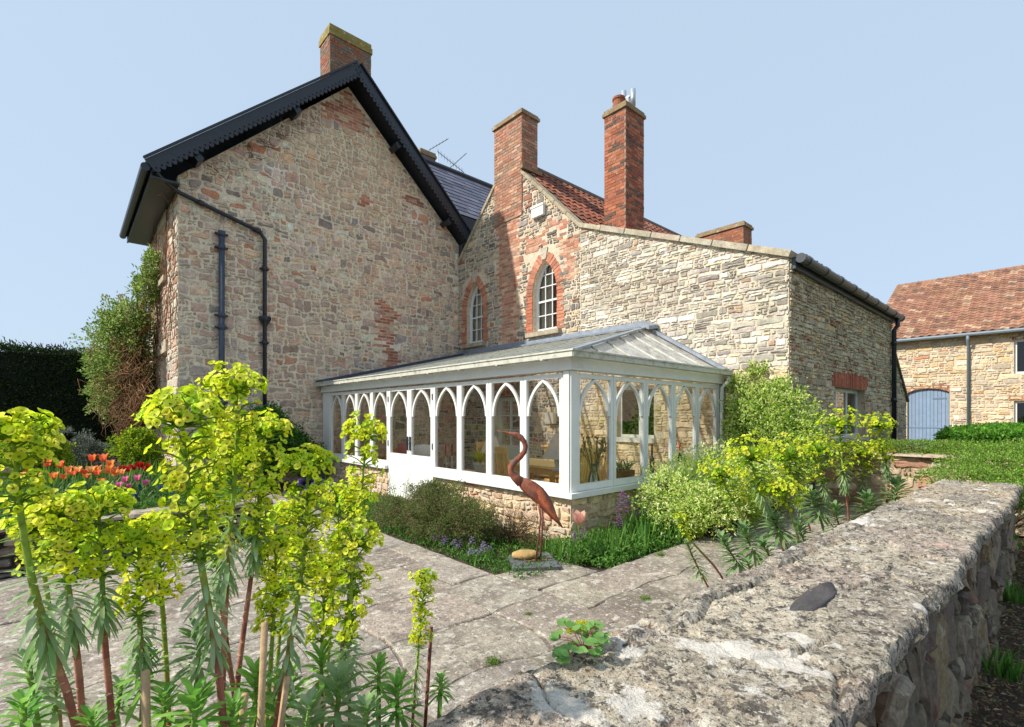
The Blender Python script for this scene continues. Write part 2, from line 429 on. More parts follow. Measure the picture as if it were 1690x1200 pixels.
def bricks(mb, to3, u0, u1, v0, v1, rng, pal=BRK, ok=None, m=0, bw=.225, bh=.075, gap=.012, rel=.006):
    k = 0; v = v0
    while v < v1-.02:
        u = u0-(bw/2 if k % 2 else 0)
        while u < u1-.01:
            a, b = max(u0, u), min(u1, u+bw)
            if b-a > .04 and (ok is None or ok((a+b)/2, v+bh/2)):
                g = gap/2; r_ = rel*rng.uniform(.3, 1.7); j = lambda: rng.uniform(-.003, .003)
                t = min(v1, v+bh)
                A = [(a+g+j(), v+g+j()), (b-g+j(), v+g+j()), (b-g+j(), t-g+j()), (a+g+j(), t-g+j())]
                V = [to3(x, y, -.004) for x, y in A]+[to3(x, y, r_) for x, y in A]
                mb.add(V, [(4, 5, 6, 7), (0, 1, 5, 4), (1, 2, 6, 5), (2, 3, 7, 6), (3, 0, 4, 7)], vary(rng, pick(rng, pal), .15, .05), m)
            u += bw
        v += bh; k += 1
def arch_bricks(mb, to3, pts, wid, rng, pal=BRK, m=0, th=.08, rel=.012):
    """bricks set radially round an opening: pts = polyline of the opening edge, outward = left of travel"""
    L = 0; seg = []
    for i in range(len(pts)-1): seg.append((L, pts[i], pts[i+1])); L += math.hypot(pts[i+1][0]-pts[i][0], pts[i+1][1]-pts[i][1])
    n = int(L/th)
    def at(s):
        for l0, a, b in reversed(seg):
            if s >= l0-1e-9:
                d = math.hypot(b[0]-a[0], b[1]-a[1]); t = (s-l0)/d; tx, ty = (b[0]-a[0])/d, (b[1]-a[1])/d
                return (a[0]+(b[0]-a[0])*t, a[1]+(b[1]-a[1])*t), (-ty, tx)
    for i in range(n):
        s0 = L*(i+.08)/n; s1 = L*(i+.92)/n
        (p, np_), (q, nq) = at(s0), at(s1)
        w_ = wid*rng.uniform(.9, 1.08); r_ = rel*rng.uniform(.6, 1.5)
        A = [p, q, (q[0]+nq[0]*w_, q[1]+nq[1]*w_), (p[0]+np_[0]*w_, p[1]+np_[1]*w_)]
        V = [to3(x, y, -.004) for x, y in A]+[to3(x, y, r_) for x, y in A]
        mb.add(V, [(4, 5, 6, 7), (0, 1, 5, 4), (1, 2, 6, 5), (2, 3, 7, 6), (3, 0, 4, 7)], vary(rng, pick(rng, pal), .15, .05), m)
def gothic(u0, u1, v0, vs, va, n=9):
    """pointed-arch opening outline, counter-clockwise from lower left"""
    w_ = (u1-u0)/2; c = (u0+u1)/2; h = va-vs; Rr = (w_*w_+h*h)/(2*w_); T = math.asin(min(1, h/Rr)) if Rr > w_ else math.pi/2
    ang = math.atan2(h, Rr-w_)
    right = [(u1-Rr+Rr*math.cos(ang*i/n), vs+Rr*math.sin(ang*i/n)) for i in range(n+1)]
    left = [(2*c-x, y) for x, y in right[::-1]][1:]
    return [(u0, v0), (u1, v0)]+right+left
def chimney(name, parent, x0, x1, y0, y1, z0, z1, seed, pal=BRK, cap=.16, over=.045, capcol=H(150, 128, 96), capmat=None, stepz=None):
    rng = random.Random(seed); mb = MB(); mo = H(158, 140, 120)
    mb.box((x0, y0, z0), (x1, y1, z1-cap), mo, 1)
    for O, U, Nn, L in (((x0, y1, 0), (0, -1, 0), (-1, 0, 0), y1-y0), ((x0, y0, 0), (1, 0, 0), (0, -1, 0), x1-x0), ((x1, y0, 0), (0, 1, 0), (1, 0, 0), y1-y0), ((x1, y1, 0), (-1, 0, 0), (0, 1, 0), x1-x0)):
        bricks(mb, plane3(O, U, Nn), 0, L, z0, z1-cap, rng, pal)
    o = mb.build(name, [M['brick'], M['mortar']], parent)
    cb = MB()
    cb.box((x0-over, y0-over, z1-cap), (x1+over, y1+over, z1-cap*.45), capcol); cb.box((x0-over*.3, y0-over*.3, z1-cap*.45), (x1+over*.3, y1+over*.3, z1), capcol)
    c = cb.build('chimney_cap', capmat or M['coping'], o)
    return o
def pantiles(mb, O, A, S, nA, nS, rng, pal, tw=.24, te=.31, amp=.035, m=0):
    """O lower corner, A unit along, S unit up-slope"""
    O = Vector(O); A = Vector(A); S = Vector(S); Nn = A.cross(S).normalized()
    if Nn.z < 0: Nn = -Nn
    prof = [(0, .25), (.18, .95), (.36, 1), (.52, .5), (.72, 0), (.9, .05), (1.02, .3)]
    for j in range(nS):
        for i in range(nA):
            lift = rng.uniform(-.004, .006); du = rng.uniform(-.008, .008); ds = rng.uniform(-.012, .012)
            V = []
            for e, hh in ((0, .034), (1.06, .006)):
                for t, p in prof: V.append(O+A*((i+t)*tw+du)+S*((j+e)*te+ds)+Nn*(p*amp+hh+lift))
            for t, p in prof: V.append(O+A*((i+t)*tw+du)+S*(j*te+ds)+Nn*(p*amp+.012+lift))
            k = len(prof)
            F = [(q, q+1, k+q+1, k+q) for q in range(k-1)]+[(2*k+q, 2*k+q+1, q+1, q) for q in range(k-1)]
            mb.add(V, F, vary(rng, pick(rng, pal), .14, .05), m)
def slates(mb, O, A, S, nA, nS, rng, pal, tw=.3, te=.24, m=0):
    O = Vector(O); A = Vector(A); S = Vector(S); Nn = A.cross(S).normalized()
    if Nn.z < 0: Nn = -Nn
    for j in range(nS):
        for i in range(nA+1):
            u = (i-(.5 if j % 2 else 0))*tw; a, b = max(0, u)+.004, min(nA*tw, u+tw)-.004
            if b-a < .03: continue
            h0 = .022+rng.uniform(0, .006); e = rng.uniform(-.006, .006)
            V = [O+A*a+S*(j*te+e)+Nn*h0, O+A*b+S*(j*te+e)+Nn*h0, O+A*b+S*(j*te+te*1.3)+Nn*.004, O+A*a+S*(j*te+te*1.3)+Nn*.004,
                 O+A*a+S*(j*te+e)+Nn*.008, O+A*b+S*(j*te+e)+Nn*.008]
            mb.add(V, [(0, 1, 2, 3), (4, 5, 1, 0)], vary(rng, pick(rng, pal), .18, .04), m)
# ================================================================== SETTING: ground, paving, soil
def sheet(name, x0, x1, y0, y1, z, mat, n=1, amp=0, sc=1, kind='structure'):
    mb = MB(); nx = max(1, int(n*(x1-x0))); ny = max(1, int(n*(y1-y0)))
    for j in range(ny+1):
        for i in range(nx+1):
            x = x0+(x1-x0)*i/nx; y = y0+(y1-y0)*j/ny
            mb.v.append((x, y, z+(noise.noise((x*sc, y*sc, z))*amp if amp else 0)))
    for j in range(ny):
        for i in range(nx):
            a = j*(nx+1)+i; mb.f.append((a, a+1, a+nx+2, a+nx+1)); mb.c.append((1, 1, 1)); mb.m.append(0)
    o = mb.build(name, mat, smooth=True)
    if kind: struct(o, kind)
    return o
sheet('ground', -600, 600, -600, 600, -.24, M['ground'])
# ---- paving: big weathered slabs, courses running with the short walls
pave = mk('paving', None, .9, [(2.2, .72, 1.2), (14, .66, 1.25), (75, .6, 1.32)], [(9, .35, .03), (45, .5, .012), (160, .4, .004)],
          spots=[(3.2, .50, .62, H(104, 92, 82), .7), (8, .56, .62, H(206, 198, 182), .65), (26, .57, .62, H(212, 205, 192), .65), (5, .60, .70, H(154, 124, 98), .5), (20, .58, .63, H(72, 64, 58), .6), (48, .58, .63, H(60, 54, 48), .75)])
M['pave'] = pave
def slabs(name, regions, seed, z=0, rows=(.38, .8), wid=(.5, 1.3), pal=None):
    rng = random.Random(seed); mb = MB()
    pal = pal or [(3, H(158, 147, 131)), (3, H(172, 160, 143)), (1.5, H(142, 131, 117)), (1, H(156, 144, 129)), (1, H(166, 156, 141))]
    for (x0, x1, y0, y1) in regions:
        mb.box((x0, y0, z-.15), (x1, y1, z-.013), H(132, 120, 104), 0)
        for P in courses(x0, x1, y0, y1, rows, wid, rng):
            cx = sum(p[0] for p in P)/6; cy = sum(p[1] for p in P)/6
            g = rng.choice((.001, .002, .003, .010)); dz = rng.uniform(-.004, .004); tx = rng.uniform(-.006, .006); ty = rng.uniform(-.006, .006)
            # outline with broken, uneven edges
            E = []
            for i in range(6):
                a, b = P[i], P[(i+1) % 6]; L = math.hypot(b[0]-a[0], b[1]-a[1]); k = max(2, int(L/.07))
                for q in range(k):
                    t = q/k; E.append((a[0]+(b[0]-a[0])*t, a[1]+(b[1]-a[1])*t))
            Q = []
            for x, y in E:
                inx = min(1, max(0, min(x-x0, x1-x)/.12)); iny = min(1, max(0, min(y-y0, y1-y)/.12))
                wx = x+inx*(noise.noise((x*2.3, y*2.3, 1.1))*.10+noise.noise((x*8, y*8, 2.1))*.022); wy = y+iny*(noise.noise((x*2.0, y*2.0, 7.1))*.09+noise.noise((x*7, y*7, 4.1))*.022)
                d = noise.noise((x*26, y*26, 1.3))*.005
                L = math.hypot(wx-cx, wy-cy); k = 1-(g+abs(d))/L; Q.append((cx+(wx-cx)*k, cy+(wy-cy)*k))
            h = lambda x, y: z+dz+(x-cx)*tx+(y-cy)*ty+noise.noise((x*2.2, y*2.2, 5))*.012
            n = len(Q)
            V = [(x, y, z-.05) for x, y in Q]+[(x, y, h(x, y)-.010) for x, y in Q]
            for k, dd in ((.975, -.002), (.6, .002)): V += [(cx+(x-cx)*k, cy+(y-cy)*k, h(cx+(x-cx)*k, cy+(y-cy)*k)+dd) for x, y in Q]
            V.append((cx, cy, h(cx, cy)))
            F = []
            for i in range(n):
                j = (i+1) % n
                for r_ in range(3): F.append((r_*n+i, r_*n+j, (r_+1)*n+j, (r_+1)*n+i))
                F.append((3*n+i, 3*n+j, 4*n))
            mb.add(V, F, vary(rng, pick(rng, pal), .12, .03))
    return struct(mb.build(name, [pave, M['soil']]))
slabs('terrace_paving', [(-3.2, 3.05, 1.6, 6.55), (3.05, 9.3, 1.6, 3.02), (2.05, 3.02, 6.55, 11.3), (3.02, 3.85, 3.02, 3.6)], 5)
sheet('soil', 3.0, 8.42, 2.95, 11.6, -.055, M['soil'], 8, .05, 3)
sheet('planting_strip', -3.2, 9.3, .9, 1.68, -.07, M['soil'], 8, .06, 3)
sheet('dirt_path', -2, 30, -9, .45, -.13, M['soil'], 3, .05, 2)
sheet('raised_bed_soil', -9, 1.95, 6.85, 17, .40, M['soil'], 3, .06, 1.5)

# ================================================================== GABLED STONE HOUSE
GY, GX0, GX1 = 11.7, 1.66, 8.46
AX, AZ = 5.15, 9.55                        # apex of the gable masonry
EZ0, EZ1 = 6.25, 6.45
house = thing('stone_house', 'tall rubble stone house gable with black scalloped bargeboards behind the conservatory', 'house', (5, 15, 0))
rng = random.Random(11)
PAL_G = [(5, H(170, 156, 144)), (4, H(186, 168, 152)), (2.5, H(150, 140, 134)), (2.4, H(198, 166, 140)), (1.4, H(180, 128, 102)), (1.5, H(212, 196, 178)), (2, H(180, 150, 136)), (1.2, H(128, 118, 112))]
MORT_G = H(222, 190, 165)
def gable_col(u, v, c, r):
    x = u+GX0
    n = noise.noise((x*.5, v*.5, 2.2))
    if v > 6.4 and abs(x-5.3) < 1.3 and n > -.2: c = mixc(c, H(190, 168, 132), .5)
    if n > .18: c = mixc(c, H(176, 150, 130), .35)
    if v < 4.6 and x < 3.1: c = mixc(c, H(150, 146, 140), .4)
    c = (c[0]*1.04, c[1]*.97, c[2]*.93)
    return c
def g_patch(u, v):
    x = u+GX0; e = noise.noise((x*3, v*3, .7))*.30+noise.noise((x*9, v*9, 3))*.16
    return (abs(x-6.25)+e*.6 < .24 and 2.3 < v+e < 4.3) or (abs(x-5.6) < .13 and abs(v-6.88) < .16) or (abs(x-6.85+e) < .4 and abs(v-2.5) < .3 and e > .02) or (abs(x-7.0) < .3 and abs(v-7.3) < .12) or (abs(x-5.1)+e < .55 and v > 8.55)
mb = MB()
masonry(mb, (GX0, GY, 0), (1, 0, 0), (0, -1, 0), [(0, 0), (GX1-GX0, 0), (GX1-GX0, EZ1), (AX-GX0, AZ), (0, EZ0)], [], .21, .125, PAL_G, MORT_G, rng, gap=.022, relief=.016, jx=.46, jy=.42, drop=.22, wave=1.0, split=.4, br=1.36, skip=g_patch, colfn=gable_col)
bricks(mb, plane3((GX0, GY, 0), (1, 0, 0), (0, -1, 0)), 0, 6.8, 2.0, 9.6, rng, [(3, H(178, 112, 86)), (2, H(192, 134, 108)), (2, H(160, 104, 84)), (2, H(196, 168, 142))], lambda u, v: g_patch(u, v) and v < AZ-.1-abs(u+GX0-AX), 2)
for px, pz, rx_, rz_ in ((3.48, 6.84, .55, .30), (7.0, 6.9, .34, .34), (7.45, 6.62, .3, .24), (4.2, 6.55, .2, .3), (6.4, 3.4, .6, .25), (7.6, 2.3, .5, .3)):      # later repointing in pale lime
    mb.poly([(px+rx_*math.cos(t)*rng.uniform(.6, 1.15), GY-.0035, pz+rz_*math.sin(t)*rng.uniform(.6, 1.15)) for t in [2*math.pi*q/18 for q in range(18)]], H(240, 230, 212), 1)
mb.build('gable_wall', [M['gable'], M['mortar'], M['brick']], house)
# left-hand side wall, sunlit, with two windows
W1 = [(1.35, 4.55), (2.35, 4.55), (2.35, 5.75), (1.35, 5.75)]; W2 = [(1.35, .9), (2.35, .9), (2.35, 2.9), (1.35, 2.9)]
mb = MB()
masonry(mb, (GX0, GY, 0), (0, 1, 0), (-1, 0, 0), [(0, 0), (4.2, 0), (4.2, EZ0), (0, EZ0)], [W1, W2], .26, .15, [(4, H(196, 184, 164)), (3, H(178, 164, 146)), (2, H(190, 160, 136)), (1, H(160, 120, 96))], H(208, 190, 168), rng, gap=.02, relief=.02)
mb.build('side_wall', [M['stone'], M['mortar']], house)
for wn in (W1, W2):
    fr = MB(); z0, z1 = wn[0][1], wn[2][1]; y0, y1 = GY+wn[0][0], GY+wn[1][0]; x = GX0+.1
    for a, b in (((x, y0, z0), (x+.06, y0+.07, z1)), ((x, y1-.07, z0), (x+.06, y1, z1)), ((x, y0+.07, z0), (x+.06, y1-.07, z0+.08)), ((x, y0+.07, z1-.07), (x+.06, y1-.07, z1)), ((x+.01, (y0+y1)/2-.02, z0+.08), (x+.05, (y0+y1)/2+.02, z1-.07)), ((x+.012, y0+.07, (z0+z1)/2-.02), (x+.048, (y0+y1)/2-.02, (z0+z1)/2+.02)), ((x+.012, (y0+y1)/2+.02, (z0+z1)/2-.02), (x+.048, y1-.07, (z0+z1)/2+.02))):
        fr.box(a, b, H(225, 225, 222))
    f = fr.build('window', M['white'], house)
    p = MB(); p.poly([(x+.035, y0+.05, z0+.05), (x+.035, y1-.05, z0+.05), (x+.035, y1-.05, z1-.05), (x+.035, y0+.05, z1-.05)]); p.build('pane', M['darkglass'], f)
    s_ = MB(); s_.box((GX0-.09, y0-.12, z0-.12), (GX0+.2, y1+.12, z0-.003), H(186, 170, 146)); s_.build('window_sill', M['coping'], f); s_ = MB(); s_.box((GX0-.05, y0-.15, z1+.003), (GX0+.03, y1+.15, z1+.25), H(190, 176, 152)); s_.build('lintel', M['coping'], f)
# remaining walls, dark core
mb = MB()
mb.poly([(GX1, GY+.02, 0), (GX1, 15.9, 0), (GX1, 15.9, EZ1), (GX1, GY+.02, EZ1)]); mb.poly([(GX0, 15.9, 0), (GX1, 15.9, 0), (GX1, 15.9, EZ1), (AX, 15.9, AZ), (GX0, 15.9, EZ0)])
mb.build('rear_wall', mk('rear_stone', H(160, 146, 126), .9, (5, .7, 1.2)), house)
# roof slopes with a real thickness, overhanging the gable
VB = 11.28
L0 = Vector((1.12, 0, 6.16)); AP = Vector((5.2, 0, 9.86)); R0 = Vector((8.60, 0, 6.52))
SLP = [(3, H(70, 72, 82)), (2, H(84, 86, 98)), (1, H(62, 62, 70))]
mb = MB()
for E in (L0, R0):
    d = (AP-E).normalized(); n = Vector((-d.z, 0, d.x)); n = n if n.z > 0 else -n
    a = E+Vector((0, VB, 0)); b = AP+Vector((0, VB, 0)); c = AP+Vector((0, 16.1, 0)); e = E+Vector((0, 16.1, 0))
    mb.add([a-n*.06, b-n*.06, c-n*.06, e-n*.06, a, b, c, e], [(0, 1, 2, 3), (4, 5, 6, 7), (0, 1, 5, 4), (1, 2, 6, 5), (2, 3, 7, 6), (3, 0, 4, 7)], H(44, 46, 54), 0)
    slates(mb, a+n*.006, (0, 1, 0), d, 16, int((AP-E).length/.24), rng, SLP)
mb.tube([(AP.x, VB, AP.z+.02), (AP.x, 16.1, AP.z+.02)], .09, 8, H(60, 60, 66))
roof = mb.build('roof', M['slate'], house)
# bargeboards: scalloped boards with a bead
for E, sgn in ((L0, -1), (R0, 1)):
    d = (AP-E).normalized(); n = Vector((-d.z, 0, d.x)); n = n if n.z > 0 else -n
    L = (AP-E).length; k = int(L/.115); bb = MB(); Y = VB-.015; wd = .245
    top = []; low = []
    for i in range(k):
        for t, dp in ((0, .0), (.15, .045), (.5, .075), (.85, .045)):
            s_ = (i+t)/k*L; top.append(E+d*s_+n*.05); low.append(E+d*s_-n*(wd+dp-.09))
    top.append(AP+n*.05+d*.0); low.append(AP-n*(wd-.09))
    # mitre at the apex
    V = []; m_ = len(top)
    for y in (Y-.035, Y):
        for p in top: V.append((min(p.x, AP.x) if sgn < 0 else max(p.x, AP.x), y, p.z))
        for p in low: V.append((min(p.x, AP.x) if sgn < 0 else max(p.x, AP.x), y, p.z))
    F = [(i, i+1, m_+i+1, m_+i) for i in range(m_-1)]+[(2*m_+i, 2*m_+i+1, 3*m_+i+1, 3*m_+i) for i in range(m_-1)]
    F += [(m_+i, m_+i+1, 3*m_+i+1, 3*m_+i) for i in range(m_-1)]+[(i, i+1, 2*m_+i+1, 2*m_+i) for i in range(m_-1)]
    F += [(0, m_, 3*m_, 2*m_)]
    bb.add(V, F)
    bb.bar(E+d*.0+n*.075+Vector((0, Y-.05, 0)), AP+n*.075+Vector((0, Y-.05, 0)), .07, .035, n)
    for i in range(k):                                   # roundels: near-black discs painted in for the shade of drilled holes
        c = E+d*((i+.5)/k*L)-n*(wd-.10)+Vector((0, Y-.037, 0))
        P = [c+(d*math.cos(t)+n*math.sin(t))*.018 for t in [2*math.pi*q/8 for q in range(8)]]
        bb.add(P, [tuple(range(8))], (.05, .05, .05), 1)
    bb.build('bargeboard', [M['black'], mk('painted_hole_shade', (.004, .004, .004), 1)], house)
    for f in (.16, .62):
        br = MB(); c = E+d*(L*f)-n*.22; br.obox((c.x, (VB+GY)/2, c.z), d*.07, Vector((0, (GY-VB)/2-.02, 0)), n*.10)
        br.build('purlin_end', M['black'], house)
# eaves: left gutter along the side wall, fascia
mb = MB(); mb.tube([(L0.x-.02, VB-.02, 6.08), (L0.x-.02, 16, 6.08)], .075, 10)
mb.box((L0.x+.06, VB+.04, 5.92), (L0.x+.09, 16, 6.14)); mb.box((L0.x+.09, VB+.04, 5.94), (GX0-.02, 16, 5.97))
mb.build('gutter', M['black'], house)
mb = MB(); mb.tube([(R0.x+.02, VB-.02, 6.40), (R0.x+.02, VB+.35, 6.40)], .085, 10); mb.box((R0.x-.12, VB-.05, 6.22), (R0.x+.12, VB+.03, 6.38)); mb.build('gutter', M['black'], house)
# rainwater pipe: from the left gutter across the gable, then down
yp = GY-.09
q = [on_b(x, y, yp) for x, y in ((250, 288), (262, 300), (296, 318), (428, 382), (437, 395), (437, 700))]
q[0].y = VB; q[1].y = VB+.1; q[-1].z = 0
mb = MB(); mb.tube([Vector((q[0].x-.0, VB, 6.02))]+q, .042, 10)
for a, b, t in ((2, 3, .25), (2, 3, .98), (4, 5, .12), (4, 5, .42), (4, 5, .8)):
    p = q[a].lerp(q[b], t); dr = (q[b]-q[a]).normalized(); mb.tube([p-dr*.045, p+dr*.045], .058, 10); mb.box((p.x-.09, p.y, p.z-.015), (p.x+.09, GY-.005, p.z+.015))
pipe = mb.build('downpipe', M['black'], house, True)
hz = on_b(437, 528, yp).z
mb = MB(); mb.lathe((q[4].x, yp, hz-.08), [(.05, -.05), (.07, 0), (.125, .07), (.135, .12), (.12, .15)], 10); mb.build('hopper', M['black'], pipe)
mb = MB(); p0 = on_b(366, 384, yp); mb.tube([(p0.x, yp, 0), (p0.x, yp, p0.z)], .055, 12)
for z in (p0.z-.02, p0.z-.3, p0.z-1.7, p0.z-1.95, p0.z-3.5): mb.tube([(p0.x, yp, z-.05), (p0.x, yp, z+.05)], .068, 12); mb.box((p0.x-.12, yp, z-.015), (p0.x+.12, GY-.005, z+.015))
mb.build('soil_pipe', M['felt'], house, True)
ch = chimney('chimney', house, 4.90, 5.99, 12.2, 12.83, 8.6, 11.27, 21, BRKD, .26, .03, H(150, 132, 70))
# dead creeper stems on the side wall and along the verge
rng = random.Random(77); mb = MB()
for i in range(70):
    y = GY+rng.uniform(.02, 3.9); z = rng.uniform(2.8, 5.2); P = [Vector((GX0-.05, y, z))]
    for k in range(7): P.append(P[-1]+Vector((rng.uniform(-.02, .015), rng.uniform(-.12, .12), rng.uniform(.03, .2))))
    mb.tube(P, .006, 4, vary(rng, H(128, 84, 58), .3))
for i in range(46):
    t = rng.uniform(.0, .75); e = L0.lerp(AP, t); P = [Vector((e.x+rng.uniform(.0, .3), GY-.06, e.z-rng.uniform(.42, .62)))]
    for k in range(5): P.append(P[-1]+Vector((rng.uniform(-.12, .14), rng.uniform(-.03, .02), rng.uniform(-.06, .10))))
    mb.tube(P, .005, 4, vary(rng, H(120, 84, 60), .3))
mb.build('dead_creeper', M['bark'], house)

# slate-roofed wing behind, with its small chimney and the aerial
back = thing('slate_wing', 'dark slate roof wing between the two stone gables', 'house', (11, 14, 0))
mb = MB(); d = Vector((0, 2.7, 2.75)).normalized()
mb.add([(8.62, 11.95, 7.45), (17, 11.95, 7.45), (17, 14.7, 10.25), (8.62, 14.7, 10.25), (17, 17.5, 7.45), (8.62, 17.5, 7.45), (8.62, 11.95, 0), (17, 11.95, 0), (17, 17.5, 0), (8.62, 17.5, 0)],
       [(0, 1, 2, 3), (3, 2, 4, 5), (6, 7, 1, 0), (7, 8, 4, 2, 1), (9, 6, 0, 3, 5), (8, 9, 5, 4)], H(66, 66, 76))
mb.build('core', M['slate'], back)
mb = MB(); slates(mb, Vector((8.62, 11.95, 7.45))+Vector((0, -.01, .012)), (1, 0, 0), d, 22, 12, rng, [(3, H(94, 94, 110)), (2, H(108, 106, 122)), (1, H(78, 76, 88))], .38, .31); mb.build('roof', M['slate'], back)
mb = MB(); mb.tube([(8.62, 14.7, 10.28), (17, 14.7, 10.28)], .11, 8, H(52, 52, 58)); mb.build('ridge', M['black'], back)
p = on_b(706, 262, 16.5)
c2 = chimney('chimney', back, p.x-.5, p.x+.15, 16.2, 16.9, 7.5, p.z+.12, 31, BRKD, .2)
aer = thing('television_aerial', 'rooftop television aerial with spiky crossbars above the slate roof', 'aerial', (p.x+.1, 15.2, 8.9))
mb = MB(); AZ_ = on_b(722, 266, 15.2)
mb.tube([(AZ_.x, 15.2, 8.7), (AZ_.x, 15.2, AZ_.z+.32)], .018, 6); mb.build('mast', M['metal'], aer)
def yagi(c, e, n, w_, nm):
    m_ = MB(); c = Vector(c); e = Vector(e); m_.tube([c, e], .014, 5, (.25, .25, .25)); d_ = (e-c); sd = d_.normalized().cross(Vector((0, 0, 1))).normalized()
    for i in range(n):
        t = c.lerp(e, (i+.3)/n); m_.tube([t-sd*w_-Vector((0, 0, .02)), t+sd*w_+Vector((0, 0, .02))], .006, 4, (.25, .25, .25))
    m_.build(nm, M['metal'], aer)
A1 = on_b(722, 250, 15.2); A2 = on_b(766, 285, 14.6)
yagi(A1, A2, 9, .18, 'antenna'); yagi(on_b(708, 248, 15.3), on_b(740, 229, 15.0), 6, .05, 'antenna'); yagi(on_b(736, 283, 15.2), on_b(770, 253, 15.0), 6, .05, 'antenna')

# ================================================================== GOTHIC GABLE WING
WX = 8.46
wing = thing('gothic_wing', 'narrow gabled stone wing with two pointed white windows and brick bands', 'house', (12, 9.5, 0))
rng = random.Random(42)
GW = [(7.84, 8.65), (10.56, 11.32)]
u_of = lambda y: 11.7-y                                  # u runs towards the camera
holes_y = [gothic(u_of(b), u_of(a), 3.52, 4.42, 5.22) for a, b in GW]
door_h = [(u_of(10.1), 0.0), (u_of(9.12), 0.0), (u_of(9.12), 2.02), (u_of(10.1), 2.02)]
door_h = [(door_h[0][0], .02), (door_h[1][0], .02), door_h[2], door_h[3]]
to3w = plane3((WX, 11.7, 0), (0, -1, 0), (-1, 0, 0))
PEAK, ZP, YE, ZE = 9.53, 8.05, 7.14, 5.68
def brick_zone(u, v):
    y = 11.7-u; e = noise.noise((y*2.5, v*2.5, 4.4))*.28+noise.noise((y*7, v*7, 1))*.1
    if v > 7.35: return abs(y-9.53) < .56
    if v > 2.4:
        c = 9.53 if v > 5.6 else 9.53+.02*(v-5.6)
        wd = .50 if v > 6.2 else (.42 if v > 4.9 else .36)
        if abs(y-c)+e*.55 < wd: return True
    if 5.25 < v+e < 6.35 and 7.18 < y < 9.5 and (v < 5.95 or y < 8.2) and e > -.01: return True
    if abs(y-7.45)+e < .2 and 4.6 < v < 5.5: return True
    if abs(y-10.35)+e*.7 < .14 and v < 5.2 and v > 3: return False
    return False
PAL_W = [(4, H(148, 140, 128)), (3, H(126, 120, 112)), (3, H(170, 160, 142)), (1.5, H(186, 168, 138)), (1, H(150, 104, 82)), (1, H(104, 100, 96))]
wall_o = [(0, 0), (u_of(YE), 0), (u_of(YE), ZE), (u_of(PEAK), ZP), (0, ZP-(11.7-PEAK)*1.0)]
def near_arch(u, v):
    for a, b in GW:
        c = u_of((a+b)/2); 
        if abs(u-c) < .58 and 3.5 < v < 5.45 and abs(u-c) < .40+.22*(1 if v < 4.5 else max(0, 1-(v-4.5)/1.1)): return True
    return False
mb = MB()
masonry(mb, (WX, 11.7, 0), (0, -1, 0), (-1, 0, 0), wall_o, holes_y+[door_h], .19, .10, PAL_W, H(205, 188, 164), rng, gap=.02, relief=.02, jx=.35, jy=.33, drop=.1, skip=lambda u, v: brick_zone(u, v) or near_arch(u, v), depth=.24)
okb = lambda u, v: brick_zone(u, v) and not near_arch(u, v) and v < ZP-abs(11.7-u-PEAK)*1.02-.03
bricks(mb, to3w, 0, u_of(YE), 2.4, ZP, rng, [(5, H(194, 140, 114)), (3, H(180, 120, 94)), (3, H(208, 166, 138)), (1.5, H(158, 124, 104))], okb, 2)
for h in holes_y:
    arch_bricks(mb, to3w, h[1:], -.22, rng, [(4, H(190, 124, 96)), (2, H(204, 142, 112)), (1, H(168, 108, 86))], 2)
    arch_bricks(mb, to3w, [h[-1], h[0]], -.22, rng, [(4, H(186, 110, 82)), (2, H(200, 130, 98))], 2)
    c = (h[0][0]+h[1][0])/2; top = max(p[1] for p in h)
    mb.add([to3w(c-.07, top+.0, .03), to3w(c+.07, top+.0, .03), to3w(c+.12, top+.27, .03), to3w(c-.12, top+.27, .03), to3w(c-.07, top, -.01), to3w(c+.07, top, -.01), to3w(c+.12, top+.27, -.01), to3w(c-.12, top+.27, -.01)],
           [(0, 1, 2, 3), (0, 1, 5, 4), (1, 2, 6, 5), (2, 3, 7, 6), (3, 0, 4, 7)], H(190, 180, 160), 0)
arch_bricks(mb, to3w, [(door_h[3][0]-.12, 2.03), (door_h[2][0]+.12, 2.03)], .3, rng, BRK, 2)
mb.build('front_wall', [M['stone'], M['mortar'], M['brick']], wing)
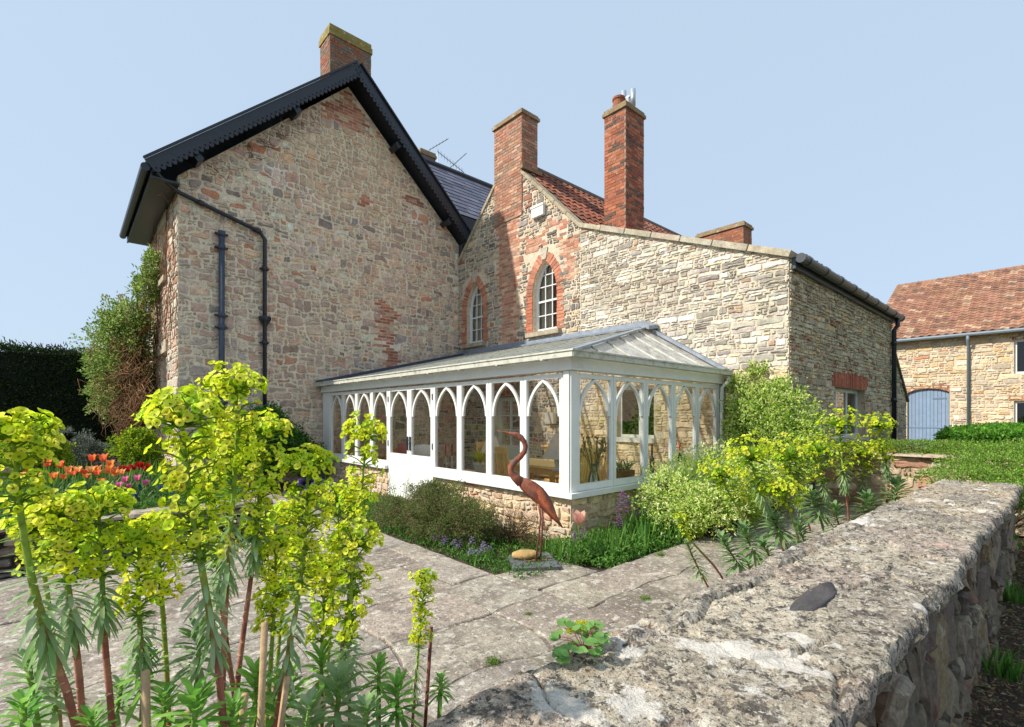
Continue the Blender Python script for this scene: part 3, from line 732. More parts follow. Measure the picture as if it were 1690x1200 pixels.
for (a, b), hole in zip(GW, holes_y):
    c = (a+b)/2; fr = MB(); to3 = plane3((WX, 11.7, 0), (0, -1, 0), (-1, 0, 0)); wdt = .065
    cu = u_of(c)
    inner = [(cu+(x-cu)*(1-2*wdt/(b-a)), 3.52+.09+(y-3.52)*(1-(.16)/1.7)) for x, y in hole]
    n = len(hole)
    for d0, d1, A_, B_ in ((-.13, -.19, hole, inner),):
        V = [to3(x, y, d0) for x, y in A_]+[to3(x, y, d0) for x, y in B_]+[to3(x, y, d1) for x, y in B_]
        fr.add(V, [(i, (i+1) % n, n+(i+1) % n, n+i) for i in range(n)]+[(n+i, n+(i+1) % n, 2*n+(i+1) % n, 2*n+i) for i in range(n)], H(232, 232, 230))
    u0, u1 = inner[0][0], inner[1][0]
    def topat(u):
        for i in range(2, n-1):
            x0, y0 = inner[i]; x1, y1 = inner[(i+1) % n]
            if min(x0, x1) <= u <= max(x0, x1) and abs(x1-x0) > 1e-6: return y0+(y1-y0)*(u-x0)/(x1-x0)
        return 5.1
    for t in (1/3, 2/3):
        u = u0+(u1-u0)*t; fr.obox(to3(u, (3.6+topat(u))/2, -.165), Vector((0, .011, 0)), Vector((.015, 0, 0)), Vector((0, 0, (topat(u)-3.6)/2)), H(228, 228, 226))
    for v, th in ((3.93, .011), (4.27, .022), (4.62, .011), (4.9, .011)):
        L_ = [x for x in np.linspace(u0, u1, 60) if topat(x) > v] or [u0, u1]
        fr.obox(to3((min(L_)+max(L_))/2, v, -.163), Vector((0, (max(L_)-min(L_))/2, 0)), Vector((.017, 0, 0)), Vector((0, 0, th)), H(228, 228, 226))
    f = fr.build('gothic_window', M['white'], wing)
    p = MB(); p.poly([to3(x, y, -.172) for x, y in hole]); p.build('pane', M['darkglass'], f)
    s_ = MB(); s_.box((WX-.12, a-.14, 3.41), (WX+.13, b+.14, 3.515), H(172, 158, 134)); s_.build('window_sill', M['coping'], f)
    cu_ = MB(); rr = random.Random(int(a*100))
    for y0, y1, colr in ((b-.44, b+.05, H(226, 214, 190)), (b-.56, b-.42, H(186, 124, 104)), (a-.02, a+.14, H(216, 204, 184))):
        k = 14; V = []
        for z in (3.5, 5.2): V += [(WX+.25+.02*math.sin(i*1.7), y0+(y1-y0)*i/k, z) for i in range(k+1)]
        cu_.add(V, [(i, i+1, k+2+i, k+1+i) for i in range(k)], colr)
    cu_.build('curtain', M['cloth'], f)
mb = MB(); mb.box((WX+.9, 7.2, 3.0), (WX+1.0, 11.6, 5.6), H(60, 54, 46)); mb.box((WX+.1, 7.3, 3.0), (WX+1, 11.6, 3.1), H(70, 60, 50)); mb.build('dark_upstairs_backing', M['cloth'], wing)  # dark back sheet and floor, their colour stands in for an unlit room
# verge coping
for yA, zA in ((YE, ZE), (11.75, ZP-(11.75-PEAK)*1.0)):
    yB = PEAK-.5 if yA < PEAK else PEAK+.5; zB = ZP-.5+.02
    mb = MB(); d = Vector((0, yB-yA, zB-zA)); n_ = 5
    for i in range(n_):
        t0, t1 = i/n_+.004, (i+1)/n_-.004; k = rng.uniform(-.006, .006)
        mb.bar(Vector((WX+.08, yA, zA+.03))+d*t0, Vector((WX+.08, yA, zA+.03))+d*t1, .26+k, .075, Vector((0, -d.z, abs(d.y))) if d.y > 0 else Vector((0, -d.z, -d.y)), vary(rng, H(176, 164, 134), .08))
    mb.build('verge_coping', M['coping'], wing)
mb = MB(); d = Vector((0, PEAK-YE, ZP-ZE)).normalized(); PT = [(4, H(150, 88, 64)), (3, H(128, 78, 60)), (2, H(166, 104, 78)), (2, H(104, 72, 60))]
pantiles(mb, (WX+.2, YE-.05, ZE+.02), (1, 0, 0), d, 34, 11, rng, PT)
d2 = Vector((0, -(PEAK-YE), ZP-ZE)).normalized(); mb.add([(WX+.2, PEAK, ZP+.04), (17, PEAK, ZP+.04), (17, 11.93, ZE), (WX+.2, 11.93, ZE)], [(0, 1, 2, 3)], H(120, 76, 58))
mb.tube([(WX+.2, PEAK, ZP+.05), (17, PEAK, ZP+.05)], .12, 8, H(112, 100, 88))
mb.build('roof', M['pantile'], wing)
mb = MB(); mb.poly([(17, 7.14, 0), (17, 11.9, 0), (17, 11.9, ZE), (17, PEAK, ZP), (17, 7.14, ZE)], H(150, 136, 116)); mb.build('rear_wall', M['mortar'], wing)
chimney('chimney', wing, 8.43, 8.98, 9.0, 10.06, 6.5, 9.15, 51, [(4, H(180, 128, 102)), (3, H(164, 112, 88)), (2.5, H(152, 126, 106)), (1.5, H(198, 154, 126))], .13, .05)
mb = MB(); mb.box((8.36, 8.9, 7.62), (9.05, 8.998, 7.72), H(150, 120, 90)); mb.build('flashing', M['coping'], wing)
al = MB(); pa = on_a(891, 352, WX); 
al.box((WX-.10, pa.y-.20, pa.z-.10), (WX-.012, pa.y+.20, pa.z+.16), H(232, 230, 222)); al.box((WX-.115, pa.y-.21, pa.z+.12), (WX-.012, pa.y+.21, pa.z+.17), H(236, 234, 228))
tag(recenter(al.build('alarm_box', M['white']), (WX-.01, pa.y, pa.z)), 'small white burglar alarm box high on the gothic stone gable', 'alarm box')
# door in the conservatory's back wall
fd = MB(); X = WX+.14; y0, y1 = 9.12, 10.1
for a, b in (((X, y0, .0), (X+.06, y0+.1, 2.0)), ((X, y1-.1, .0), (X+.06, y1, 2.0)), ((X, y0+.1, 1.9), (X+.06, y1-.1, 2.0)), ((X, y0+.1, .0), (X+.06, y1-.1, .75)), ((X+.005, (y0+y1)/2-.03, .75), (X+.055, (y0+y1)/2+.03, 1.9)), ((X+.008, y0+.1, 1.13), (X+.05, (y0+y1)/2-.03, 1.16)), ((X+.008, (y0+y1)/2+.03, 1.13), (X+.05, y1-.1, 1.16)), ((X+.008, y0+.1, 1.5), (X+.05, (y0+y1)/2-.03, 1.53)), ((X+.008, (y0+y1)/2+.03, 1.5), (X+.05, y1-.1, 1.53))): fd.box(a, b, H(206, 210, 200))
f = fd.build('french_door', M['white'], wing); p = MB(); p.poly([(X+.03, y0+.06, .7), (X+.03, y1-.06, .7), (X+.03, y1-.06, 1.95), (X+.03, y0+.06, 1.95)]); p.build('pane', M['darkglass'], f)
cu_ = MB(); k = 24; V = []
for z in (.05, 1.98): V += [(X+.13+.025*math.sin(i*1.5), y0+.08+(y1-y0-.3)*i/k, z) for i in range(k+1)]
cu_.add(V, [(i, i+1, k+2+i, k+1+i) for i in range(k)], H(170, 176, 158)); cu_.box((WX+.7, 8.9, 0), (WX+.8, 10.5, 2.4), H(40, 36, 32)); cu_.build('curtain', M['cloth'], f)  # last box: dark sheet behind the curtain, painted for the unlit room

# ================================================================== LEAN-TO EXTENSION
XY = 2.89; XE = 15.44; ZC = 4.02
ext = thing('stone_extension', 'low pale rubble stone extension with sloping coping and long side wall', 'extension', (12, 5, 0))
rng = random.Random(63)
PAL_X = [(5, H(200, 192, 178)), (4, H(184, 176, 162)), (2.5, H(164, 157, 146)), (1.6, H(204, 192, 168)), (1.8, H(142, 134, 124)), (.6, H(174, 148, 128)), (1, H(216, 210, 198))]
inw = [(u_of(6.17)-4.56, 1.07), (u_of(5.3)-4.56, 1.07), (u_of(5.3)-4.56, 2.1), (u_of(6.17)-4.56, 2.1)]
def ext_col(u, v, c, r):
    if v < 2.3: return mixc(c, H(226, 190, 120), .45)  # lower stones yellowed to paint in sunlight on the wall behind the glass
    n = noise.noise((u*.9, v*.9, 8)); return mixc(c, H(150, 138, 120), .45) if n > .28 else c
mb = MB()
masonry(mb, (WX, YE, 0), (0, -1, 0), (-1, 0, 0), [(0, 0), (YE-XY, 0), (YE-XY, ZC), (0, ZE)], [inw], .225, .074, PAL_X, H(194, 182, 160), rng, gap=.013, relief=.018, jx=.44, jy=.32, drop=.16, colfn=ext_col, depth=.2)
mb.build('front_wall', [M['stone'], M['mortar']], ext)
sw_ = [(10.8-WX, 1.06), (12.95-WX, 1.06), (12.95-WX, 2.06), (10.8-WX, 2.06)]
mb = MB()
masonry(mb, (WX, XY, 0), (1, 0, 0), (0, -1, 0), [(0, 0), (XE-WX, 0), (XE-WX, ZC), (0, ZC)], [sw_], .22, .076, [(5, H(184, 171, 146)), (4, H(170, 154, 130)), (2, H(150, 136, 116)), (1.5, H(196, 170, 130)), (1, H(150, 110, 88))], H(182, 164, 136), rng, gap=.016, relief=.024, jx=.4, jy=.27, drop=.13, skip=lambda u, v: 10.6-WX < u < 13.1-WX and 2.06 <= v < 2.36, depth=.26)
arch_bricks(mb, plane3((WX, XY, 0), (1, 0, 0), (0, -1, 0)), [(10.62-WX, 2.07), (13.15-WX, 2.07)], .29, rng, [(4, H(176, 96, 66)), (2, H(160, 84, 60))], 2)
mb.build('side_wall', [M['stone'], M['mortar'], M['brick']], ext)
def casement(parent, P0, U, Nn, w_, h, mull, frame=.06, name='window'):
    fr = MB(); P0 = Vector(P0); U = Vector(U); Nn = Vector(Nn); Z = Vector((0, 0, 1)); c = H(222, 222, 214)
    def bx(u0, u1, v0, v1, d=.05): fr.obox(P0+U*(u0+u1)/2+Z*(v0+v1)/2, U*(u1-u0)/2, Z*(v1-v0)/2, Nn*d/2, c)
    bx(0, frame, 0, h); bx(w_-frame, w_, 0, h); bx(frame, w_-frame, 0, frame); bx(frame, w_-frame, h-frame, h)
    for m_ in mull: bx(m_-frame/2, m_+frame/2, frame, h-frame)
    f = fr.build(name, M['white'], parent)
    p = MB(); p.poly([P0+U*.02+Z*.02, P0+U*(w_-.02)+Z*.02, P0+U*(w_-.02)+Z*(h-.02), P0+U*.02+Z*(h-.02)]); p.build('pane', M['darkglass'], f)
    return f
f = casement(ext, (10.8, XY+.17, 1.06), (1, 0, 0), (0, -1, 0), 2.15, 1.0, [.62, 1.35], .07)
s_ = MB(); s_.box((10.7, XY-.05, .98), (13.05, XY+.2, 1.057), H(200, 192, 176)); s_.build('window_sill', M['coping'], f)
f = casement(ext, (WX+.12, 6.17, 1.07), (0, -1, 0), (-1, 0, 0), .87, 1.03, [.5], .06)
s_ = MB(); s_.box((WX-.06, 5.27, .98), (WX+.15, 6.2, 1.067), H(225, 222, 212)); s_.build('window_sill', M['white'], f)
mb = MB(); mb.box((WX+.9, 4.8, 0), (WX+1, 6.8, 2.6), H(70, 72, 64)); mb.box((10.5, XY+1.2, .2), (13.4, XY+1.3, 2.5), H(60, 58, 52)); mb.build('dark_room_backing', M['cloth'], ext)  # dark sheets behind the two casements, painted as unlit room depth
mb = MB(); dd = Vector((0, XY-YE, ZC-ZE)); n_ = 7
for i in range(n_):
    a = Vector((WX+.07, YE, ZE+.03))+dd*(i/n_+.003); b = Vector((WX+.07, YE, ZE+.03))+dd*((i+1)/n_-.003+(.012 if i == n_-1 else 0)); k = rng.uniform(-.008, .008)
    mb.bar(a, b, .30+k, .10+k, (0, .35, 1), vary(rng, H(182, 172, 148), .1))
mb.build('coping', M['coping'], ext)
mb = MB(); ds = Vector((0, YE-XY, ZE-ZC)).normalized(); pantiles(mb, Vector((WX+.22, XY-.14, ZC-.02)), (1, 0, 0), ds, 29, 15, rng, PT); mb.build('roof', M['pantile'], ext)
mb = MB(); mb.poly([(XE, XY, 0), (XE, 7.1, 0), (XE, 7.1, ZE), (XE, XY, ZC)], H(160, 146, 124)); mb.build('end_wall', M['mortar'], ext)
mb = MB(); mb.tube([(WX+.02, XY-.16, ZC-.06), (XE+.15, XY-.16, ZC-.06)], .075, 12, H(70, 74, 80)); mb.box((WX+.05, XY-.08, ZC-.2), (XE, XY-.02, ZC-.02))
for i in range(9): x = WX+.3+i*.85; mb.tube([(x-.03, XY-.16, ZC-.06), (x+.03, XY-.16, ZC-.06)], .088, 12)
mb.build('gutter', mk('grey_gutter', H(62, 66, 72), .4), ext)
mb = MB(); x = 15.2; mb.tube([(x, XY-.16, ZC-.1), (x, XY-.16, ZC-.3), (x, XY-.09, ZC-.4), (x, XY-.09, 0)], .05, 10)
for z in (3.3, 1.9, .6): mb.tube([(x, XY-.09, z-.05), (x, XY-.09, z+.05)], .064, 10)
mb.build('downpipe', M['black'], ext, True)
tc = chimney('chimney', ext, 9.5, 10.23, 6.68, 7.28, 5.2, 8.70, 71, [(4, H(168, 98, 68)), (3, H(150, 84, 60)), (2, H(184, 114, 82)), (1.5, H(116, 80, 64)), (.7, H(96, 76, 64))], .14, .04)
mb = MB(); mb.lathe((9.68, 7.0, 8.70), [(.15, 0), (.15, .1), (.13, .12), (.13, .2), (.15, .22), (.15, .27), (.11, .27)], 14, H(190, 92, 62)); mb.build('chimney_pot', M['terra'], tc)
cw = on_a(1043, 165, 9.9)
mb = MB(); cx, cy = 9.95, 6.92
for s_ in (-1, 1): mb.tube([(cx, cy+.13*s_, 8.85+.04*s_), (cx, cy+.13*s_, 9.24+.04*s_)], .06, 10, H(176, 184, 190))
mb.tube([(cx, cy-.12, 9.06), (cx, cy+.12, 9.06)], .05, 10, H(176, 184, 190)); mb.tube([(cx, cy, 8.68), (cx, cy, 9.05)], .055, 10, H(176, 184, 190))
mb.build('cowl', mk('galvanised', H(186, 192, 198), .4, metal=.5), tc, True)
chimney('chimney', ext, 16.0, 16.62, 6.8, 8.35, 4.6, 7.7, 81, [(4, H(170, 104, 74)), (3, H(150, 92, 66)), (2, H(140, 112, 88))], .15, .05)
# lower wall with a sloping top beyond the down-pipe
mb = MB(); masonry(mb, (XE, XY+.05, 0), (1, 0, 0), (0, -1, 0), [(0, 0), (1.95, 0), (1.95, 1.95), (.08, 3.35), (0, 3.35)], [], .22, .1, [(4, H(170, 156, 132)), (3, H(150, 138, 118))], H(178, 160, 134), rng, gap=.015, relief=.02)
mb.box((XE, XY+.06, 0), (XE+1.95, XY+.4, 1.94), H(160, 146, 122), 1)
bz = MB(); bz.bar((XE+.05, XY+.2, 3.40), (XE+2.05, XY+.2, 1.92), .42, .07, (0, 0, 1), H(120, 106, 88)); 
yw = mb.build('yard_wall', [M['stone'], M['mortar']]); tag(recenter(yw, (XE+1, XY+.05, 0)), 'short stone wall with a steeply sloping top beside the black downpipe', 'wall'); bz.build('sloping_coping', M['coping'], yw)

# ================================================================== BARN
barn = thing('barn', 'long stone barn with orange pantile roof and blue boarded door at the right', 'barn', (33, -3, 0))
rng = random.Random(90); BX = 30; BL = 6.5; BR = -16; BE = 5.16
u_b = lambda y: BL-y
arc = [(u_b(3.49), 0.02+2.62), ]
dh = [(u_b(5.02), .02), (u_b(3.49), .02), (u_b(3.49), 2.62), (u_b(3.87), 2.76), (u_b(4.25), 2.80), (u_b(4.64), 2.76), (u_b(5.02), 2.62)]
bw1 = [(u_b(1.42), 3.3), (u_b(.4), 3.3), (u_b(.4), 4.75), (u_b(1.42), 4.75)]; bw2 = [(u_b(1.42), .9), (u_b(.4), .9), (u_b(.4), 2.15), (u_b(1.42), 2.15)]
mb = MB(); t3 = plane3((BX, BL, 0), (0, -1, 0), (-1, 0, 0))
masonry(mb, (BX, BL, 0), (0, -1, 0), (-1, 0, 0), [(0, 0), (9, 0), (9, BE), (0, BE)], [dh, bw1, bw2], .34, .15, [(4, H(202, 184, 152)), (4, H(190, 174, 148)), (2, H(194, 166, 122)), (2, H(174, 160, 140)), (.4, H(178, 130, 100)), (1, H(216, 206, 184))], H(206, 186, 158), rng, gap=.024, relief=.03)
mb.poly([t3(9, 0, 0), t3(22.5, 0, 0), t3(22.5, BE, 0), t3(9, BE, 0)], H(196, 176, 146), 1); mb.poly([(BX, BL, 0), (BX+14, BL, 0), (BX+14, BL, BE), (BX+7, BL, 9.1), (BX, BL, BE)], H(196, 176, 146), 1)
mb.poly([(BX, BR, 0), (BX+14, BR, 0), (BX+14, BR, BE), (BX+7, BR, 9.1), (BX, BR, BE)], H(196, 176, 146), 1); mb.poly([(BX+14, BL, 0), (BX+14, BR, 0), (BX+14, BR, BE), (BX+14, BL, BE)], H(196, 176, 146), 1)
arch_bricks(mb, t3, dh[2:], -.28, rng, BRK, 2); 
for h in (bw1, bw2): arch_bricks(mb, t3, [(h[3][0]-.15, h[3][1]+.01), (h[2][0]+.15, h[2][1]+.01)], .26, rng, BRK, 2)
mb.build('wall', [M['stone'], M['mortar'], M['brick']], barn)
mb = MB(); sd = Vector((7, 0, 9.15-BE)).normalized(); pantiles(mb, (BX-.3, BL+.15, BE+.02), (0, -1, 0), sd, 62, 26, rng, [(4, H(152, 108, 84)), (3, H(142, 100, 78)), (3, H(162, 120, 94)), (1, H(122, 92, 76)), (1, H(178, 148, 120))], .30, .32, .05)
mb.add([(BX-.3, BL+.15, BE-.03), (BX-.3, BR, BE-.03), (BX+7, BR, 9.08), (BX+7, BL+.15, 9.08), (BX+14.3, BR, BE-.03), (BX+14.3, BL+.15, BE-.03)], [(0, 1, 2, 3), (3, 2, 4, 5)], H(150, 96, 70))
mb.tube([(BX+7, BL+.15, 9.2), (BX+7, BR, 9.2)], .15, 8, H(120, 96, 82)); mb.build('roof', M['pantile'], barn)
mb = MB(); k = 11
blue = H(132, 152, 174)
for i in range(k):
    a, b = 5.0-(1.49)*i/k, 5.0-(1.49)*(i+1)/k; mb.box((BX+.1, b+.006, .05), (BX+.14, a-.006, 2.72+.05*math.sin(math.pi*(i+.5)/k)), vary(rng, blue, .06, .02))
mb.box((BX+.16, 3.5, .05), (BX+.2, 5.0, 2.75), H(90, 104, 122)); mb.box((BX+.08, 3.5, .95), (BX+.10, 5.0, 1.0), H(120, 140, 160)); mb.box((BX+.08, 3.6, 2.3), (BX+.1, 4.1, 2.36), H(110, 128, 148))
d_ = mb.build('door', M['paint'], barn)
for h in (bw1, bw2):
    f = casement(barn, t3(h[0][0], h[0][1], -.13), (0, -1, 0), (-1, 0, 0), 1.02, h[2][1]-h[0][1], [.5], .09)
mb = MB(); mb.tube([(BX-.36, BL+.2, BE-.05), (BX-.36, BR, BE-.05)], .08, 8, H(120, 132, 140)); mb.build('gutter', M['paint'], barn)
mb = MB(); mb.tube([(BX-.36, 2.84, BE-.1), (BX-.34, 2.84, BE-.3), (BX-.09, 2.84, BE-.55), (BX-.09, 2.84, 0)], .06, 8, H(120, 132, 140)); mb.build('downpipe', M['paint'], barn, True)
mb = MB(); mb.box((BX+.6, -1, 0), (BX+.7, 6, 5), H(50, 46, 42)); mb.build('dark_barn_backing', M['cloth'], barn)  # dark sheet behind the barn openings, colour stands in for shade inside
# ================================================================== CONSERVATORY
CX0, CY0, CY1, CX1 = 4.5, 3.94, 11.66, 8.42
Z0, Z1 = .60, 2.03
cons = thing('conservatory', 'white timber conservatory with pointed arch panes and hipped glass roof on a low stone plinth', 'conservatory', (6.5, 7.5, 0))
WH = H(232, 232, 226)
rng = random.Random(123)
PAL_P = [(4, H(206, 186, 154)), (3, H(192, 172, 142)), (2, H(186, 158, 132)), (1.5, H(202, 176, 132)), (.6, H(184, 134, 110)), (2, H(180, 170, 154))]
mb = MB(); DA, DB = 6.97, 8.50
for (O, U, Nn, L) in (((CX0+.05, DA, -.1), (0, -1, 0), (-1, 0, 0), DA-CY0-.05), ((CX0+.05, CY1, -.1), (0, -1, 0), (-1, 0, 0), CY1-DB), ((CX0+.05, CY0+.05, -.1), (1, 0, 0), (0, -1, 0), CX1-CX0)):
    masonry(mb, O, U, Nn, [(0, 0), (L, 0), (L, .61), (0, .61)], [], .26, .125, PAL_P, H(206, 186, 156), rng, gap=.016, relief=.024, jx=.36, jy=.26, drop=.12)
mb.box((CX0+.08, CY0+.08, -.1), (CX0+.3, DA, .5), H(200, 190, 170), 1); mb.box((CX0+.08, DB, -.1), (CX0+.3, CY1, .5), H(200, 190, 170), 1); mb.box((CX0+.3, CY0+.08, -.1), (CX1, CY0+.3, .5), H(200, 190, 170), 1)
mb.build('plinth', [M['stone'], M['mortar']], cons)
mb = MB(); mb.box((CX0-.05, CY0-.05, .515), (CX0+.3, DA-.002, .578), WH); mb.box((CX0-.05, DB+.002, .515), (CX0+.3, CY1, .578), WH); mb.box((CX0+.302, CY0-.05, .515), (CX1, CY0+.3, .578), WH)
mb.build('sill', M['white'], cons)
mb = MB(); mb.box((CX0+.01, CY0+.01, .58), (CX0+.125, CY0+.135, 2.05), WH); mb.box((CX0-.012, CY0+.03, .58), (CX0+.008, CY0+.115, 2.05), WH); mb.build('corner_post', M['white'], cons)
mb = MB(); mb.box((CX0+.01, 11.25, .58), (CX0+.1, CY1, 2.05), WH); mb.build('end_post', M['white'], cons)
mb = MB(); mb.box((8.31, CY0+.01, .58), (CX1, CY0+.1, 2.05), WH); mb.build('end_post', M['white'], cons)
mb = MB(); mb.box((CX0-.03, CY0-.03, 2.053), (CX0+.10, CY1, 2.215), WH); mb.box((CX0+.102, CY0-.03, 2.053), (CX1, CY0+.10, 2.215), WH)
mb.box((CX0-.05, CY0-.05, 2.055), (CX0-.032, CY1, 2.075), WH); mb.box((CX0-.031, CY0-.05, 2.055), (CX1, CY0-.032, 2.075), WH); mb.build('fascia', M['white'], cons)
def panel(P0, U, Nn, w_, h, gb=.085, name='window_frame', st=.06, tr=.06, arch=.47, lower=None):
    P0 = Vector(P0); U = Vector(U); Nn = Vector(Nn); Z = Vector((0, 0, 1)); fr = MB(); D = .055
    def bx(u0, u1, v0, v1, d0=0, d1=-D): fr.obox(P0+U*(u0+u1)/2+Z*(v0+v1)/2+Nn*(d0+d1)/2, U*(u1-u0)/2, Z*(v1-v0)/2, Nn*(d0-d1)/2, WH)
    g = .004
    bx(g, st, g, h-g); bx(w_-st, w_-g, g, h-g); bx(st, w_-st, h-tr, h-g); bx(st, w_-st, g, gb)
    a, b = st, w_-st; top = h-tr; spring = top-arch
    hw = (b-a)/2; c = (a+b)/2; Rr = (hw*hw+arch*arch)/(2*hw); n = 14; ang = math.atan2(arch, Rr-hw); tw = .036
    for s_ in (1, -1):
        O_ = []; I_ = []
        for i in range(n+1):
            t = ang*i/n
            xo, yo = (b-Rr+Rr*math.cos(t)), spring+Rr*math.sin(t)
            xi, yi = (b-Rr+(Rr-tw)*math.cos(t)), spring+(Rr-tw)*math.sin(t)
            xi = max(xi, c); xo = max(xo, c)
            O_.append((c+(xo-c)*s_, yo)); I_.append((c+(xi-c)*s_, yi))
        k = n+1; V = []
        for d in (-.008, -.047): V += [P0+U*x+Z*y+Nn*d for x, y in O_]+[P0+U*x+Z*y+Nn*d for x, y in I_]
        F = []
        for i in range(n): F += [(i, i+1, k+i+1, k+i), (2*k+i, 2*k+i+1, 3*k+i+1, 3*k+i), (i, i+1, 2*k+i+1, 2*k+i), (k+i, k+i+1, 3*k+i+1, 3*k+i)]
        fr.add(V, F, WH)
    if lower:
        bx(st, w_-st, .10, gb-.12, -.022, -.036); bx(st+.05, w_-st-.05, .16, gb-.18, -.012, -.022)
    f = fr.build(name, M['white'], cons)
    p = MB(); p.poly([P0+U*(st-.01)+Z*(gb-.01)-Nn*.03, P0+U*(w_-st+.01)+Z*(gb-.01)-Nn*.03, P0+U*(w_-st+.01)+Z*(h-tr+.01)-Nn*.03, P0+U*(st-.01)+Z*(h-tr+.01)-Nn*.03]); p.build('pane', M['glass'], f)
    return f
ys = [4.09, 4.80, 5.52, 6.24, 6.97, 7.735, 8.50, 9.19, 9.88, 10.56, 11.25]
for i in range(10):
    if i in (4, 5):
        d_ = panel((CX0+.02, ys[i+1], .02), (0, -1, 0), (-1, 0, 0), ys[i+1]-ys[i], Z1-.02, .80, 'door', .075, .07, .47, True)
        hb = MB(); yh = ys[5]-.045 if i == 4 else ys[5]+.045; X = CX0-.0
        hb.box((X-.0, yh-.018, .90), (X+.018, yh+.018, 1.14), (.03, .03, .03)); s_ = -1 if i == 4 else 1
        hb.tube([(X-.0, yh, 1.08), (X-.05, yh, 1.08), (X-.05, yh+s_*.1, 1.085), (X-.045, yh+s_*.12, 1.07)], .009, 6, (.03, .03, .03)); hb.build('handle', M['black'], d_)
        hg = MB(); ye = ys[4]+.01 if i == 4 else ys[6]-.01
        for z in (.25, 1.0, 1.82): hg.tube([(CX0+.012, ye, z-.05), (CX0+.012, ye, z+.05)], .011, 6, (.3, .3, .3))
        hg.build('hinge', M['metal'], d_)
    else: panel((CX0+.02, ys[i+1], Z0-.02), (0, -1, 0), (-1, 0, 0), ys[i+1]-ys[i], Z1-Z0+.02)
xs = [4.62, 5.36, 6.12, 6.87, 7.60, 8.31]
for i in range(5): panel((xs[i], CY0+.02, Z0-.02), (1, 0, 0), (0, -1, 0), xs[i+1]-xs[i], Z1-Z0+.02)
# roof
EV = 2.235; e0 = Vector((CX0-.1, CY0-.1, EV)); pk = Vector((8.44, 5.45, 3.20)); e1 = Vector((8.44, CY0-.1, EV)); t1 = Vector((8.44, CY1, 3.20)); e2 = Vector((CX0-.1, CY1, EV))
mb = MB(); mb.poly([e0, e1, pk], m=1); mb.poly([e0, pk, t1, e2]); mb.build('roof_glazing', [M['roofglass'], M['hipglass']], cons)
mb = MB(); LG = H(196, 198, 192)
nl = Vector((-(3.2-EV), 0, 8.44-e0.x)).normalized()
y = CY0+.15
def hip_at_y(y): t = (y-e0.y)/(pk.y-e0.y); return e0.lerp(pk, t)
while y < CY1-.1:
    a = Vector((e0.x, y, EV)); b = hip_at_y(y) if y < pk.y else Vector((8.44, y, 3.20))
    mb.bar(a+nl*.012, b+nl*.012, .045, .05, nl, LG); y += .5
nh = Vector((0, -(pk.z-EV), pk.y-e0.y)).normalized()
for i in range(1, 6):
    x = e0.x+(8.44-e0.x)*i/6; t = (x-e0.x)/(8.44-e0.x); mb.bar(Vector((x, e0.y, EV))+nh*.012, e0.lerp(pk, t)+nh*.012, .028, .022, nh, H(140, 143, 138))
mb.build('glazing_bar', M['gutterwhite'], cons)
mb = MB(); mb.bar(e0+Vector((-.0, .0, .04)), pk+Vector((0, 0, .04)), .10, .03, (0, 0, 1), H(70, 74, 78)); mb.build('hip_flashing', M['lead'], cons)
mb = MB(); mb.bar(pk+Vector((-.05, -.05, .05)), t1+Vector((-.05, 0, .05)), .26, .04, nl); mb.bar(pk+Vector((-.05, 0, .06)), e1+Vector((-.05, 0, .05)), .22, .05, nh)
mb.obox(pk+Vector((-.16, -.1, .05)), (.16, 0, .03), (0, .16, .06), (0, 0, .035)); mb.bar(pk+Vector((-.01, 0, .09)), t1+Vector((-.01, 0, .09)), .02, .14); mb.build('wall_flashing', M['lead'], cons)
mb = MB(); mb.bar(e2+Vector((-.05, -.22, .05)), t1+Vector((0, -.22, .05)), .46, .09, nl); mb.build('gable_flashing', M['felt'], cons)
mb = MB()
mb.bar((e0.x-.05, e0.y-.09, EV-.005), (e2.x-.05, CY1, EV-.005), .10, .085); mb.bar((e0.x-.09, e0.y-.05, EV-.002), (8.40, e0.y-.05, EV-.002), .10, .085)
mb.bar((e0.x-.106, e0.y-.11, EV+.028), (e2.x-.106, CY1, EV+.028), .016, .02); mb.bar((e0.x-.1, e0.y-.106, EV+.03), (8.40, e0.y-.106, EV+.03), .016, .02)
for i in range(9): yy = CY0+.3+i*.85; mb.box((e0.x-.107, yy-.02, EV-.06), (e0.x-.004, yy+.02, EV-.049))
g_ = mb.build('gutter', M['gutterwhite'], cons)
mb = MB(); mb.tube([(8.34, e0.y-.05, EV-.05), (8.34, e0.y-.05, EV-.14), (8.33, CY0-.04, EV-.25), (8.33, CY0-.04, 0)], .036, 8, WH); mb.build('downpipe', M['white'], cons, True)
mb = MB(); mb.box((CX0+.08, CY0+.3, -.04), (CX1, CY1, .012), H(206, 188, 158)); mb.build('floor', M['paint'], cons)
# rafters inside the roof
mb = MB()
for y in (4.9, 6.3, 7.7, 9.1, 10.5):
    b = hip_at_y(y) if y < pk.y else Vector((8.44, y, 3.20)); mb.bar(Vector((e0.x+.1, y, EV-.02)), b-Vector((0, 0, .08)), .05, .08, nl, WH)
mb.build('rafter', M['white'], cons)

